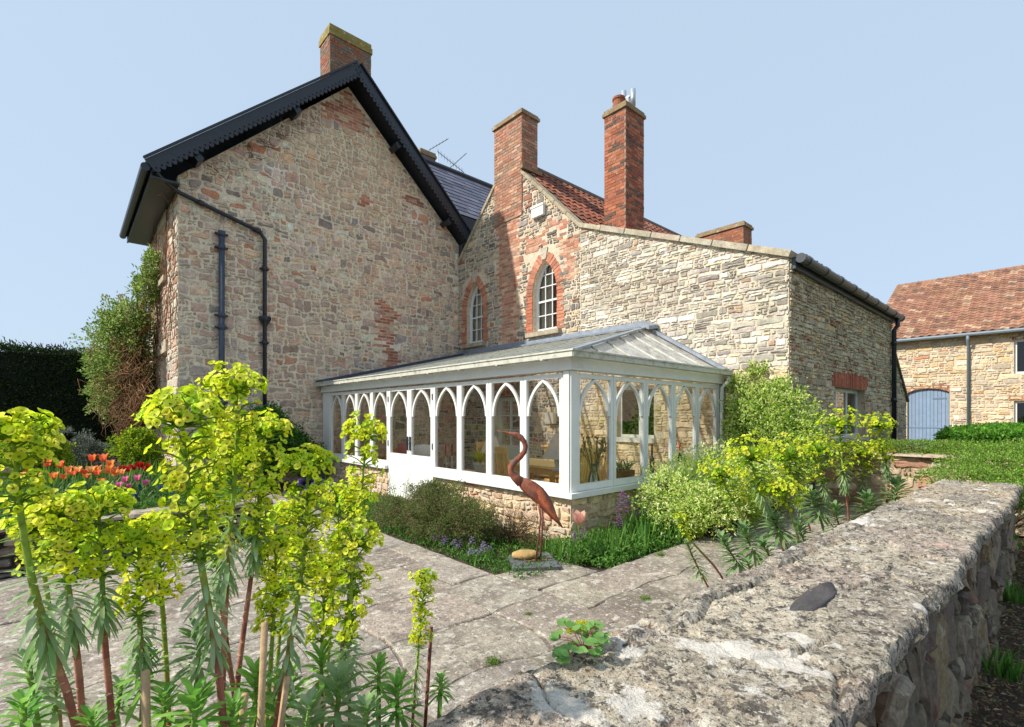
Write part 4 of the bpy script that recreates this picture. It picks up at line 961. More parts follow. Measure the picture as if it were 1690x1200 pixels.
# ---------------- furniture seen through the panes
PINE = [H(222, 178, 110), H(232, 192, 126), H(210, 164, 98)]
def dup(root, loc, rz, label=None):
    r = root.copy(); COL.objects.link(r); r.location = loc; r.rotation_euler = (0, 0, rz)
    if label: r['label'] = label
    for c in list(root.children):
        d = c.copy(); COL.objects.link(d); d.parent = r
        for g in c.children:
            e = g.copy(); COL.objects.link(e); e.parent = d
    return r
chair = thing('dining_chair', 'pine slat-back dining chair behind the corner panes of the conservatory', 'chair', (0, 0, 0), 'pine chairs in the conservatory')
b = MB(); b.box((-.21, -.21, .42), (.21, .21, .455), PINE[0]); b.build('seat', M['wood'], chair)
for sx in (-1, 1):
    b = MB(); b.tube([(sx*.18, -.18, 0), (sx*.185, -.19, .42)], [.016, .021], 8, PINE[1]); b.build('leg', M['wood'], chair)
    b = MB(); b.tube([(sx*.18, .2, 0), (sx*.18, .18, .44), (sx*.185, .26, 1.0)], [.017, .021, .016], 8, PINE[1]); b.build('leg', M['wood'], chair)
b = MB(); b.bar((-.2, .255, .99), (.2, .255, .99), .03, .1, (0, .15, 1), PINE[1]); b.bar((-.17, .2, .55), (.17, .2, .55), .02, .05, (0, 0, 1), PINE[0])
for i in range(7): x = -.14+i*.0467; b.bar((x, .2, .56), (x, .25, .96), .028, .012, (0, 1, 0), PINE[i % 3])
b.build('backrest', M['wood'], chair)
chair.location = (5.5, 4.75, .012); chair.rotation_euler = (0, 0, R(170))
dup(chair, (6.25, 4.95, .012), R(190), 'pine slat-back chair behind the spider plant in the conservatory')
dup(chair, (5.5, 6.55, .012), R(0), 'pine dining chair behind the neck of the rusty crane')
dup(chair, (6.35, 5.95, .012), R(-80), 'pine dining chair facing the table from beside the back wall')
dup(chair, (5.02, 5.6, .012), R(92), 'pine dining chair nearest the corner pane behind the bird statue')
tb = thing('dining_table', 'pine dining table inside the conservatory behind the crane', 'table', (5.7, 5.6, .012))
b = MB(); b.box((5.3, 5.0, .72), (6.15, 6.3, .755), PINE[1]); b.build('tabletop', M['wood'], tb)
b = MB(); b.box((5.36, 5.06, .62), (6.09, 6.24, .717), PINE[0]); b.build('apron', M['wood'], tb)
for x in (5.36, 6.03):
    for y in (5.06, 6.18): b = MB(); b.box((x, y, .012), (x+.06, y+.06, .618), PINE[2]); b.build('leg', M['wood'], tb)
dr = thing('sideboard', 'pine sideboard against the back wall of the conservatory', 'sideboard', (8.1, 7.2, .012))
b = MB(); b.box((7.95, 6.7, .05), (8.38, 7.75, .82), PINE[0]); b.build('cabinet', M['wood'], dr); b = MB(); b.box((7.9, 6.65, .823), (8.39, 7.8, .86), PINE[1]); b.build('top', M['wood'], dr)
for i in range(2): b = MB(); b.box((7.93, 6.75+i*.5, .5), (7.947, 7.2+i*.5, .78), PINE[1]); d_ = b.build('drawer', M['wood'], dr); k = MB(); k.lathe((7.92, 6.97+i*.5, .63), [(.018, -.02), (.022, 0), (.018, .02)], 8, PINE[2]); k.build('knob', M['wood'], d_)
def lamp(px, py, d, r0, r1, h, zb, label, zbase):
    p = on_d(px, py, d); t = thing('table_lamp', label, 'lamp', (p.x, p.y, zbase), 'white lamps in the conservatory')
    b = MB(); b.lathe((p.x, p.y, zb), [(r1, 0), (r0, h)], 20, cap=False); s_ = b.build('lamp_shade', M['shade'], t, True)
    b = MB(); b.lathe((p.x, p.y, zbase), [(.08, 0), (.085, .02), (.03, .04), (.05, .12), (.06, .2), (.03, max(.25, zb-zbase-.05)), (.012, zb-zbase+h*.8)], 14, H(186, 180, 168)); b.build('lamp_base', M['paint'], t, True)
lamp(921, 740, 6.75, .05, .22, .33, .93, 'white conical lamp shade on the table beside the corner post', .755)
lamp(811, 735, 8.6, .08, .19, .28, .87, 'white lamp with tapered shade near the glazed inner door', .46)
lamp(1154, 735, 8.7, .04, .27, .29, .84, 'wide white cone lamp behind the far right panes', .46)
for px, d in ((811, 8.6), (1154, 8.7)):
    p = on_d(px, 735, d); t = thing('side_table', 'low painted side table under the '+('tapered lamp by the glazed door' if px < 900 else 'wide cone lamp at the right end'), 'table', (p.x, p.y, .012))
    b = MB(); b.lathe((p.x, p.y, .43), [(.27, 0), (.28, .015), (.27, .03)], 20, PINE[0]); b.build('tabletop', M['wood'], t)
    for i in range(3): a = 2*math.pi*i/3; b = MB(); b.tube([(p.x+.22*math.cos(a), p.y+.22*math.sin(a), .012), (p.x+.12*math.cos(a), p.y+.12*math.sin(a), .43)], .018, 6, PINE[2]); b.build('leg', M['wood'], t)
# wicker chairs with pink and white cushions behind the doors
for px, lab in ((662, 'wicker armchair with a dusty pink cushion behind the left door'), (690, 'wicker armchair holding a pale cushion behind the right door')):
    p = on_a(px, 760, 5.35); t = thing('wicker_armchair', lab, 'armchair', (p.x, p.y, .012), 'wicker armchairs behind the doors')
    c = Vector((p.x, p.y, 0)); b = MB(); b.lathe(c, [(.30, .03), (.32, .3), (.33, .40)], 18, H(176, 122, 66)); b.build('seat', M['wood'], t)
    b = MB(); n = 14; V = []
    for z, r_ in ((.3, .34), (.62, .38), (.64, .40), (.62, .42), (.3, .38)): V += [c+Vector((r_*math.cos(a), r_*math.sin(a), z+(.2*max(0, math.cos(a-.7)) if z > .5 else 0))) for a in [R(-80)+R(250)*i/n for i in range(n+1)]]
    b.add(V, [(q*(n+1)+i, q*(n+1)+i+1, (q+1)*(n+1)+i+1, (q+1)*(n+1)+i) for q in range(4) for i in range(n)], H(190, 138, 80)); b.build('backrest', M['wood'], t, True)
    q = MB(); qc = c+Vector((.16, .1, .72)); ax = Vector((-.3, .5, 0)).normalized()*.22; az = Vector((.25, .12, 1)).normalized()*.2
    n_ = ax.cross(az).normalized(); g = 6; V = []
    for sgn in (1, -1):
        for j in range(g+1):
            for i in range(g+1):
                u, v = i/g*2-1, j/g*2-1; V.append(qc+ax*u*(1-.08*v*v)+az*v*(1-.08*u*u)+n_*sgn*.08*(1-u*u)*(1-v*v))
    k = (g+1)**2; F = [(o+j*(g+1)+i, o+j*(g+1)+i+1, o+(j+1)*(g+1)+i+1, o+(j+1)*(g+1)+i) for o in (0, k) for j in range(g) for i in range(g)]
    q.add(V, F, H(186, 110, 100) if px < 680 else H(220, 212, 204)); cu_ = q.build('cushion', M['cloth'], None, True)
    tag(recenter(cu_, qc), 'dusty pink cushion propped in the left wicker chair' if px < 680 else 'pale square cushion tilted behind the right door glass', 'cushion')
# candelabra, pot plants, vase, sconces
p = on_d(746, 765, 8.3); t = thing('candelabrum', 'wire candle holder with three red candles behind the first pane right of the doors', 'candle holder', (p.x, p.y, .58))
b = MB()
for dx in (-.09, 0, .09): b.tube([(p.x, p.y, .58), (p.x+dx*.74, p.y-dx*.67, .64), (p.x+dx*.9, p.y-dx*.8, .84)], .008, 6, (.7, .7, .7))
b.lathe((p.x, p.y, .575), [(.07, 0), (.07, .012), (.01, .02)], 12, (.7, .7, .7)); b.build('frame', M['metal'], t)
for dx in (-.09, 0, .09): b = MB(); b.tube([(p.x+dx*.9, p.y-dx*.8, .84), (p.x+dx*.9, p.y-dx*.8, 1.03)], .014, 8, H(190, 30, 44)); b.build('candle', M['cloth'], t)
t = thing('corner_shelf', 'low pine shelf along the inside of the left panes', 'shelf', (5.05, 6.9, .012))
b = MB(); b.box((4.85, 5.9, .53), (5.2, 6.95, .575), PINE[1]); b.build('shelf_board', M['wood'], t)
for y in (6.0, 6.8): b = MB(); b.box((4.88, y, .012), (5.17, y+.04, .528), PINE[2]); b.build('support', M['wood'], t)
def leafplant(name, label, c, n, L, W, col, potc, seed, pr=.11, ph=.16, droop=1.2, trough=0):
    rr = random.Random(seed); t = thing(name, label, 'pot plant', c); c = Vector(c); b = MB()
    if trough: b.box((c.x-trough, c.y-.09, c.z), (c.x+trough, c.y+.09, c.z+ph), potc)
    else: b.lathe(c, [(pr*.75, 0), (pr, ph*.85), (pr*1.1, ph*.86), (pr*1.1, ph), (pr*.9, ph)], 14, potc)
    b.build('pot', M['paint'], t); b = MB()
    for i in range(n):
        a = rr.uniform(0, 6.28); e = rr.uniform(.6, 1.4); strap(b, c+Vector((rr.uniform(-trough, trough), 0, ph)), Vector((math.cos(a), math.sin(a), e*1.3)), L*rr.uniform(.6, 1.1), W, vary(rr, col, .2), droop)
    b.build('leaves', M['leaf'], t); return t
def strap(b, p, d, L, W, col, droop=1.0, seg=6, m=0):
    p = Vector(p); d = Vector(d).normalized(); sd = d.cross(Vector((0, 0, 1)))
    if sd.length < .05: sd = Vector((1, 0, 0))
    sd.normalize(); V = []
    for i in range(seg+1):
        t = i/seg; w_ = W*.5*(1-t**2.2)*(.55+.45*min(1, t*4))
        n_ = sd.cross(d).normalized()
        V += [p-sd*w_+n_*w_*.35, p.copy(), p+sd*w_+n_*w_*.35]
        p = p+d*L/seg; d = (d+Vector((0, 0, -1))*droop/seg*(.4+t)).normalized()
    b.add(V, [(3*i+k, 3*i+k+1, 3*i+k+4, 3*i+k+3) for i in range(seg) for k in (0, 1)], col, m)
p = on_d(786, 770, 7.75); leafplant('cordyline_plant', 'spiky yellow-green pot plant in a pale pot behind the long panes', (5.02, 6.35, .575), 26, .38, .03, H(176, 176, 60), H(190, 190, 180), 3)
p = on_d(1036, 790, 6.75); leafplant('spider_plant', 'green spider plant in a terracotta trough behind the second right-hand pane', (5.78, 4.12, .58), 40, .34, .022, H(120, 150, 92), H(140, 90, 60), 4, trough=.17, ph=.17, droop=1.9)
t = thing('glass_vase', 'clear glass vase of dried stems behind the first right-hand pane', 'vase', (5.15, 4.12, .58)); b = MB(); b.lathe((5.15, 4.12, .58), [(.09, 0), (.075, .1), (.045, .22), (.06, .3), (.056, .3), (.04, .22), (.07, .1), (.08, .02)], 18, cap=False); b.build('vase', glass('vase_glass', (.9, .95, .95), 2.5), t, True)
rr = random.Random(8); b = MB()
for i in range(26):
    a = rr.uniform(0, 6.28); q = Vector((5.15, 4.12, .64)); e = q+Vector((math.cos(a)*.2, math.sin(a)*.1, rr.uniform(.35, .6))); b.tube([q, q.lerp(e, .5)+Vector((0, 0, .05)), e], .004, 4, H(110, 84, 60))
    for k in range(4): f_ = e+Vector((rr.uniform(-.03, .03), rr.uniform(-.03, .03), rr.uniform(-.08, .05))); b.lathe(f_, [(.002, -.02), (.012, 0), (.002, .02)], 5, vary(rr, H(140, 104, 74), .3))
b.build('dried_stems', M['bark'], t)
for px, py, lab in ((912, 690, 'cream box wall light on the inside stone wall above the table lamp'), (782, 655, 'white half-bowl wall light on the inside wall near the glazed door')):
    p = on_a(px, py, WX-.02); b = MB()
    if px > 900: b.box((WX-.14, p.y-.13, p.z-.13), (WX-.02, p.y+.13, p.z+.13), H(240, 230, 190))
    else: b.lathe((WX-.04, p.y, p.z-.1), [(.03, -.06), (.1, .02), (.17, .12)], 14, H(226, 222, 214))
    tag(recenter(b.build('wall_light', M['shade']), (WX-.02, p.y, p.z)), lab, 'wall light')
for px, py, c, nm, lab, cat in ((1122, 738, H(196, 40, 34), 'red_candle', 'red candle in a dark holder behind the fourth right-hand pane', 'candle'), (1076, 745, H(60, 34, 28), 'dark_bottle', 'tall dark bottle behind the third right-hand pane', 'bottle')):
    p = on_b(px, py, 4.12); b = MB(); b.lathe((p.x, p.y, .58), [(.03, 0), (.034, .02), (.034, .28), (.014, .34)], 10, H(40, 30, 26)); b.lathe((p.x, p.y, .92), [(.016, 0), (.016, .16)], 8, c)
    tag(recenter(b.build(nm, M['paint'], None, True), (p.x, p.y, .58)), lab, cat)

# ================================================================== GARDEN WALLS
top_mat = mk('wall_top', None, .92, [(3, .8, 1.15), (16, .66, 1.25), (70, .6, 1.35), (260, .75, 1.2)], [(7, .35, .03), (35, .7, .016), (140, .7, .006)],
    spots=[(2.6, .54, .66, H(178, 154, 124), .55), (5, .56, .62, H(112, 102, 92), .6), (11, .58, .63, H(212, 203, 186), .7), (28, .56, .60, H(208, 199, 182), .65), (13, .55, .595, H(74, 66, 58), .8), (34, .55, .59, H(46, 42, 38), .85), (85, .55, .60, H(54, 50, 44), .8), (3.3, .57, .60, H(224, 217, 205), .72), (2.1, .64, .67, H(200, 160, 144), .55), (60, .58, .63, H(222, 216, 202), .7), (9, .70, .73, H(190, 150, 60), .6)])
gw = thing('garden_wall', 'thick lichen-spotted stone garden wall running away on the right foreground', 'wall', (3, .64, 0))
A0, A1 = -1.3, 7.25
def b_out(a): return .355-.012*a+.026*noise.noise((a*1.9, 3.1, 0))+.026*noise.noise((a*6, 8, 0))+.012*noise.noise((a*20, 1, 0))
def b_in(a): return .985-.01*a+.03*noise.noise((a*1.6, 9.1, 4))+.016*noise.noise((a*6, 2, 7))+.006*noise.noise((a*20, 5, 0))
def ztop(a, b):
    q = Vector((a*1.0, b*1.9, .3)); wq = q+Vector((noise.noise(q*3), noise.noise(q*3+Vector((5, 5, 5))), 0))*.10
    dd, pp = noise.voronoi(wq*1.9)
    edge = dd[1]-dd[0]; c = noise.cell_vector(pp[0]*7.3) if hasattr(noise, 'cell_vector') else Vector((0, 0, 0))
    z = .815+(c[0]-.5)*.020+.010*noise.noise((a*1.3, b*1.3, 1))+.005*noise.noise((a*5, b*5, 2))+.007*noise.noise((a*14, b*20, 3))+.005*(.4-abs(noise.noise((a*24, b*30, 6))))+.004*noise.noise((a*50, b*60, 4))+.0025*noise.noise((a*120, b*120, 4))
    if edge < .06: z -= .024*(1-edge/.06)*(.35+.65*max(0, min(1, noise.noise((a*2.2, b*2.2, 9))*2+.4)))
    return z
mb = MB(); na, nb = 820, 64
rngw = random.Random(2)
profile = [(.012, -.085), (-.004, -.055), (.002, -.022), (.012, -.006)]
# columns denser close to the camera
av = [A0+(A1-A0)*(.45*i/na+.55*(i/na)**2) for i in range(na+1)]
rows = len(profile)*2+nb+1
for a in av:
    o_, i_ = b_out(a), b_in(a)
    for off, dz in profile: mb.v.append((a, o_+off+.012*noise.noise((a*9, dz*30, 2)), ztop(a, o_+.02)+dz))
    for j in range(nb+1):
        b_ = o_+.02+(i_-o_-.04)*j/nb; mb.v.append((a, b_, ztop(a, b_)-.002*max(0, 1-j/2)-.002*max(0, 1-(nb-j)/2)))
    for off, dz in profile[::-1]: mb.v.append((a, i_-off+.012*noise.noise((a*9, dz*30, 5)), ztop(a, i_-.02)+dz))
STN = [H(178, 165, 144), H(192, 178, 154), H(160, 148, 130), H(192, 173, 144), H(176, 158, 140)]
for i in range(na):
    for j in range(rows-1):
        k = i*rows+j; p = mb.v[k]; q = Vector((p[0], p[1]*1.9, .3)); wq = q+Vector((noise.noise(q*3), noise.noise(q*3+Vector((5, 5, 5))), 0))*.10
        cc = noise.voronoi(wq*1.9)[1][0]; h_ = int(abs(cc[0]*7919+cc[1]*104729+cc[2]*31)*13) % 5
        mb.f.append((k, k+rows, k+rows+1, k+1)); mb.c.append(STN[h_]); mb.m.append(0)
mb.f.append(tuple(na*rows+j for j in range(rows))); mb.c.append(STN[0]); mb.m.append(0)
wt_ = mb.build('wall_top', top_mat, gw, True); wt_.data.set_sharp_from_angle(angle=R(38))
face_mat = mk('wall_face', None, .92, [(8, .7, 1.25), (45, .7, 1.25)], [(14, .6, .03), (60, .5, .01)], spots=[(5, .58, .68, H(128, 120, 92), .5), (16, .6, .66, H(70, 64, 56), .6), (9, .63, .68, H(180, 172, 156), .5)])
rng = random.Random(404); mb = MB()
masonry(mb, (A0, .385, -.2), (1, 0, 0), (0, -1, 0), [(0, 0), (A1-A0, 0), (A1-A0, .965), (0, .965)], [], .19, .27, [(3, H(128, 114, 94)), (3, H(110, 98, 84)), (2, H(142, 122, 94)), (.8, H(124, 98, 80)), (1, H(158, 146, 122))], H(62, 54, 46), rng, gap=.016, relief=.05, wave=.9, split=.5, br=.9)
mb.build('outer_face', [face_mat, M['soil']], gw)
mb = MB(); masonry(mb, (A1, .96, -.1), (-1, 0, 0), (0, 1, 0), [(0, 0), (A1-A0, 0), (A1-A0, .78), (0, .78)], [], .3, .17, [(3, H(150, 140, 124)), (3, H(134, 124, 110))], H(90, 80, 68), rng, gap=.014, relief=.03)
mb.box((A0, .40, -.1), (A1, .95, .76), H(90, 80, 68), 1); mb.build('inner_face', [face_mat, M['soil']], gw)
# slate and pebble lying on the wall
sl_ = MB(); c = on_z(1345, 985, .815); SZ = ztop(c.x, c.y); V = []
for k_ in (1.0, .97, .6):
    for t in [2*math.pi*i/24 for i in range(24)]:
        x, y = c.x+.20*k_*math.cos(t)*(1+.08*math.sin(3*t+1)+.05*math.sin(5*t)), c.y+.052*k_*math.sin(t)*(1+.16*math.cos(2*t)); V.append((x, y, ztop(x, y)+(.006 if k_ < 1 else -.01)))
V.append((c.x, c.y, SZ+.006))
sl_.add(V, [(q*24+i, q*24+(i+1) % 24, q*24+24+(i+1) % 24, q*24+24+i) for q in (0, 1) for i in range(24)]+[(48+i, 48+(i+1) % 24, 72) for i in range(24)], H(84, 80, 80))
tag(recenter(sl_.build('slate_piece', mk('matt_slate', None, .95, [(9, .8, 1.2), (80, .75, 1.3)], [(90, .5, .004)], spec=.1), None, True), (c.x, c.y, SZ)), 'flat dark slate piece lying on top of the garden wall', 'slate')

# retaining wall of the raised bed
rw = thing('retaining_wall', 'low dry-stone retaining wall in front of the raised tulip bed', 'wall', (-2, 6.8, 0)); rng = random.Random(17); mb = MB()
masonry(mb, (-9, 6.72, -.15), (1, 0, 0), (0, -1, 0), [(0, 0), (10.95, 0), (10.95, .55), (0, .55)], [], .26, .11, [(3, H(120, 108, 94)), (3, H(104, 94, 84)), (2, H(140, 126, 106))], H(56, 48, 40), rng, gap=.012, relief=.045, jx=.4)
masonry(mb, (1.95, 6.72, -.15), (0, 1, 0), (1, 0, 0), [(0, 0), (4.9, 0), (4.9, .55), (0, .55)], [], .26, .11, [(3, H(140, 126, 108)), (3, H(120, 108, 94))], H(70, 60, 50), rng, gap=.012, relief=.04)
mb.box((-9, 6.74, -.15), (1.93, 6.98, .36), H(80, 70, 60), 1); mb.box((1.7, 6.98, -.15), (1.93, 11.6, .36), H(80, 70, 60), 1)
mb.build('face', [face_mat, M['soil']], rw)
mb = MB(); 
for P in courses(-9, 1.98, 6.62, 6.95, (.32, .34), (.3, .7), rng, .025):
    cx = sum(p[0] for p in P)/6; cy = sum(p[1] for p in P)/6; stone(mb, P, .012, .03, rng, lambda u, v, d: Vector((u, v, .42+d)), vary(rng, H(158, 142, 122), .15), rough=.4)
    mb.poly([(p[0], p[1], .40) for p in P][::-1], H(120, 108, 92))
mb.build('cap_stones', [M['coping']], rw)
# low stone wall at the far end of the garden
lw = MB(); rng = random.Random(29)
masonry(lw, (9.5, 2.85, -.1), (0, -1, 0), (-1, 0, 0), [(0, 0), (2.6, 0), (2.6, .98), (0, .98)], [], .3, .14, [(3, H(190, 168, 140)), (3, H(174, 152, 128)), (1.5, H(168, 126, 102)), (1, H(204, 188, 160))], H(170, 150, 124), rng, gap=.018, relief=.03)
lw.box((9.51, .25, -.1), (9.85, 2.85, .87), H(170, 150, 124), 1); wl = lw.build('low_wall', [M['stone'], M['mortar']]); tag(recenter(wl, (9.6, 1.5, 0)), 'low tan stone wall crossing behind the yellow euphorbias', 'wall')
cp = MB()
for P in courses(9.42, 9.92, .25, 2.85, (.35, .6), (.5, .5), rng, .02):
    stone(cp, P, .008, .03, rng, lambda u, v, d: Vector((u, v, .90+d)), vary(rng, H(180, 164, 138), .12)); cp.poly([(p[0], p[1], .885) for p in P][::-1], H(150, 136, 116))
cp.build('cap_stones', M['coping'], wl)

# ================================================================== CRANE STATUE
D = 5.05; RU = H(138, 82, 62)
cr = thing('crane_statue', 'rusty iron crane statue standing on thin legs on a slate', 'statue', on_d(888, 922, D))
def pp(x, y, o=0): return on_d(x, y, D+o)
nk = [(820, 710.5, .0025), (834, 713.3, .008), (844, 715.5, .014), (848, 716.5, .024), (854, 718.5, .031), (860, 722.5, .030), (865, 729, .027), (867.5, 737, .026), (865.5, 745.5, .027), (858.5, 754, .029), (849, 762.5, .031), (843, 771, .033), (843.5, 780, .036), (850, 788, .042), (860, 796, .055)]
b = MB(); b.tube([pp(x, y) for x, y, r_ in nk], [r_ for x, y, r_ in nk], 14, RU); b.build('neck', M['rust'], cr, True)
bd = [(857, 792, .038), (866, 799, .066), (876, 806, .08), (887, 815, .083), (898, 827, .072), (907, 841, .055), (916, 855, .028), (924, 865, .012), (929, 871, .004)]
b = MB(); b.tube([pp(x, y) for x, y, r_ in bd], [r_ for x, y, r_ in bd], 16, RU); b.build('body', M['rust'], cr, True)
for s_ in (-1, 1):
    b = MB(); Vw = []; top_ = [(868, 796), (880, 797), (893, 805), (903, 818), (911, 835), (919, 852), (928, 870)]; low_ = [(866, 803), (875, 813), (884, 824), (893, 834), (903, 845), (914, 857), (928, 871)]
    for i in range(7):
        for j in range(5):
            t = j/4; x = top_[i][0]*(1-t)+low_[i][0]*t; y = top_[i][1]*(1-t)+low_[i][1]*t; bul = .092*math.sin(math.pi*(.15+.7*t))*math.sin(math.pi*(.25+.75*(1-i/6)*.9))
            Vw.append(pp(x, y, s_*(bul+.012)))
    b.add(Vw, [(i*5+j, i*5+j+1, i*5+j+6, i*5+j+5) for i in range(6) for j in range(4)], H(168, 92, 62)); o_ = b.build('wing', M['rust'], cr, True); mo = o_.modifiers.new('thick', 'SOLIDIFY'); mo.thickness = .006
b = MB(); b.bar(pp(850, 789, -.05), pp(872, 822, -.04),   .012, .003, (0, 0, 1), RU); b.build('breast_feather', M['rust'], cr)
for x0, x1, x2, yk, yf, o_ in ((888, 892.5, 884.5, 855, 924, -.04), (893, 896, 892, 855, 916, .05)):
    b = MB(); f_ = pp(x2, yf, o_); f_.z = .045; b.tube([pp(x0, 824, o_*.6), pp(x1, yk, o_), f_], [.016, .009, .009], 8, RU); l = b.build('leg', M['rust'], cr, True)
    b = MB(); r0 = Vector((.743, -.669, 0))
    for dx, dy in ((-.12, .0), (.12, .02), (-.06, .07)): b.tube([f_, f_+r0*dx+Vector((.669, .743, 0))*dy-Vector((0, 0, .004))], [.008, .005], 6, RU)
    b.build('foot', M['rust'], l)
b = MB(); ey = pp(850.5, 716.5, -.031); b.lathe(ey, [(.001, -.005), (.006, 0), (.001, .005)], 8, (.02, .02, .02)); b.build('eye', M['black'], cr)
sb = MB(); Q = [on_z(838.5, 917, .03), on_z(905, 912, .03), on_z(926, 936, .03), on_z(846, 939, .03)]
sb.add([q-Vector((0, 0, .025)) for q in Q]+[q+Vector((0, 0, .005)) for q in Q], [(3, 2, 1, 0), (4, 5, 6, 7), (0, 1, 5, 4), (1, 2, 6, 5), (2, 3, 7, 6), (3, 0, 4, 7)], H(96, 98, 104))
tag(recenter(sb.build('slate_slab', M['slate']), sum(Q, Vector())/4), 'dark square slate under the feet of the rusty crane', 'slate')
st = MB(); c = on_z(867, 921, .04); rr = random.Random(6)
n, k = 16, 8; V = []
for j in range(k+1):
    for i in range(n):
        ph = math.pi*j/k; t = 2*math.pi*i/n; d_ = Vector((math.sin(ph)*math.cos(t), math.sin(ph)*math.sin(t), math.cos(ph))); s_ = 1+.22*noise.noise(d_*2.2)
        q = Vector((.743, -.669, 0))*d_.x*.145*s_+Vector((.669, .743, 0))*d_.y*.09*s_+Vector((0, 0, d_.z*.05*s_+.035)); V.append(c+q)
st.add(V, [(j*n+i, (j+1)*n+i, (j+1)*n+(i+1) % n, j*n+(i+1) % n) for j in range(k) for i in range(n)], H(186, 152, 96))
tag(recenter(st.build('stone', M['stone'], None, True), c), 'ochre loose stone resting on the slate beside the crane', 'stone')
# ================================================================== PLANT GENERATORS
def unit(a): return a/np.maximum(np.linalg.norm(a, axis=-1, keepdims=True), 1e-9)
def leaf_cloud(name, P, D, L, W, cols, mat, parent, rs, fold=.25, curl=.15):
    n = len(P); rnd = unit(rs.normal(size=(n, 3))); S = unit(np.cross(D, rnd)); Nn = np.cross(S, D)
    L = np.broadcast_to(np.asarray(L).reshape(-1, 1), (n, 1)); W = np.broadcast_to(np.asarray(W).reshape(-1, 1), (n, 1))
    v0 = P; v1 = P+D*L*.45+S*W*.5+Nn*W*fold; v2 = P+D*L-Nn*L*curl; v3 = P+D*L*.45-S*W*.5+Nn*W*fold
    V = np.stack([v0, v1, v2, v3], 1).reshape(-1, 3); i = np.arange(n)*4
    F = np.concatenate([np.stack([i, i+1, i+2], 1), np.stack([i, i+2, i+3], 1)])
    return npmesh(name, V, F, np.concatenate([cols, cols]), mat, parent)
def pal_cols(pal, n, rs, v=.2, clump=None):
    w_ = np.array([p[0] for p in pal], float); c = np.array([p[1] for p in pal]); k = rs.choice(len(pal), n, p=w_/w_.sum())
    o = c[k]*(1+rs.uniform(-v, v, (n, 1)))
    return o
def blob_points(blobs, n, rs, inner=.55, nz=.3, fs=2.5):
    vol = np.array([b[1][0]*b[1][1]*b[1][2] for b in blobs])**(2/3); k = rs.choice(len(blobs), n, p=vol/vol.sum())
    C_ = np.array([b[0] for b in blobs]); R_ = np.array([b[1] for b in blobs])
    d = unit(rs.normal(size=(n, 3)))
    lump = np.array([noise.noise((d[i, 0]*fs+k[i]*7, d[i, 1]*fs, d[i, 2]*fs)) for i in range(n)])
    r = (inner+(1-inner)*rs.uniform(0, 1, n)**.6)*(1+nz*lump)
    return C_[k]+d*R_[k]*r[:, None], d
def shrub(name, label, cat, base, blobs, n, L, W, pal, seed, mat='leaf', twigs=26, twigcol=H(96, 74, 54), tr=.007, inner=.5, nz=.35, up=.35, rnd=.8, group=None, zmin=None, fs=2.5):
    rs = np.random.RandomState(seed); t = thing(name, label, cat, base, group)
    P, d = blob_points(blobs, n, rs, inner, nz, fs); gap_ = np.array([noise.noise((q[0]*fs*1.3, q[1]*fs*1.3, q[2]*fs*1.3)) for q in P]); kp = gap_ > -.16-.25*rs.rand(n); P, d = P[kp], d[kp]; n = len(P)
    if zmin is not None: P[:, 2] = np.maximum(P[:, 2], zmin+rs.uniform(0, .05, n))
    D = unit(d+rs.normal(size=(n, 3))*rnd+np.array([0, 0, up]))
    leaf_cloud('foliage', P, D, L*rs.uniform(.6, 1.25, n), W*rs.uniform(.7, 1.2, n), pal_cols(pal, n, rs), M[mat], t, rs)
    rr = random.Random(seed); b = MB(); base = Vector(base)
    for i in range(twigs):
        k = rr.randrange(len(blobs)); c, r_ = blobs[k]; dd = Vector((rr.gauss(0, 1), rr.gauss(0, 1), rr.gauss(.3, 1))).normalized()
        e = Vector(c)+Vector((dd.x*r_[0], dd.y*r_[1], dd.z*r_[2]))*rr.uniform(.6, 1.02); s_ = base+Vector((rr.uniform(-.12, .12), rr.uniform(-.12, .12), 0))
        m_ = s_.lerp(e, .5)+Vector((rr.uniform(-.1, .1), rr.uniform(-.1, .1), rr.uniform(0, .15)))
        b.tube([s_, s_.lerp(m_, .6), m_, m_.lerp(e, .6)+Vector((rr.uniform(-.03, .03), rr.uniform(-.03, .03), .02)), e], [tr*1.5, tr*1.2, tr, tr*.7, tr*.3], 5, vary(rr, twigcol, .25))
    b.build('stems', M['bark'], t, True)
    return t

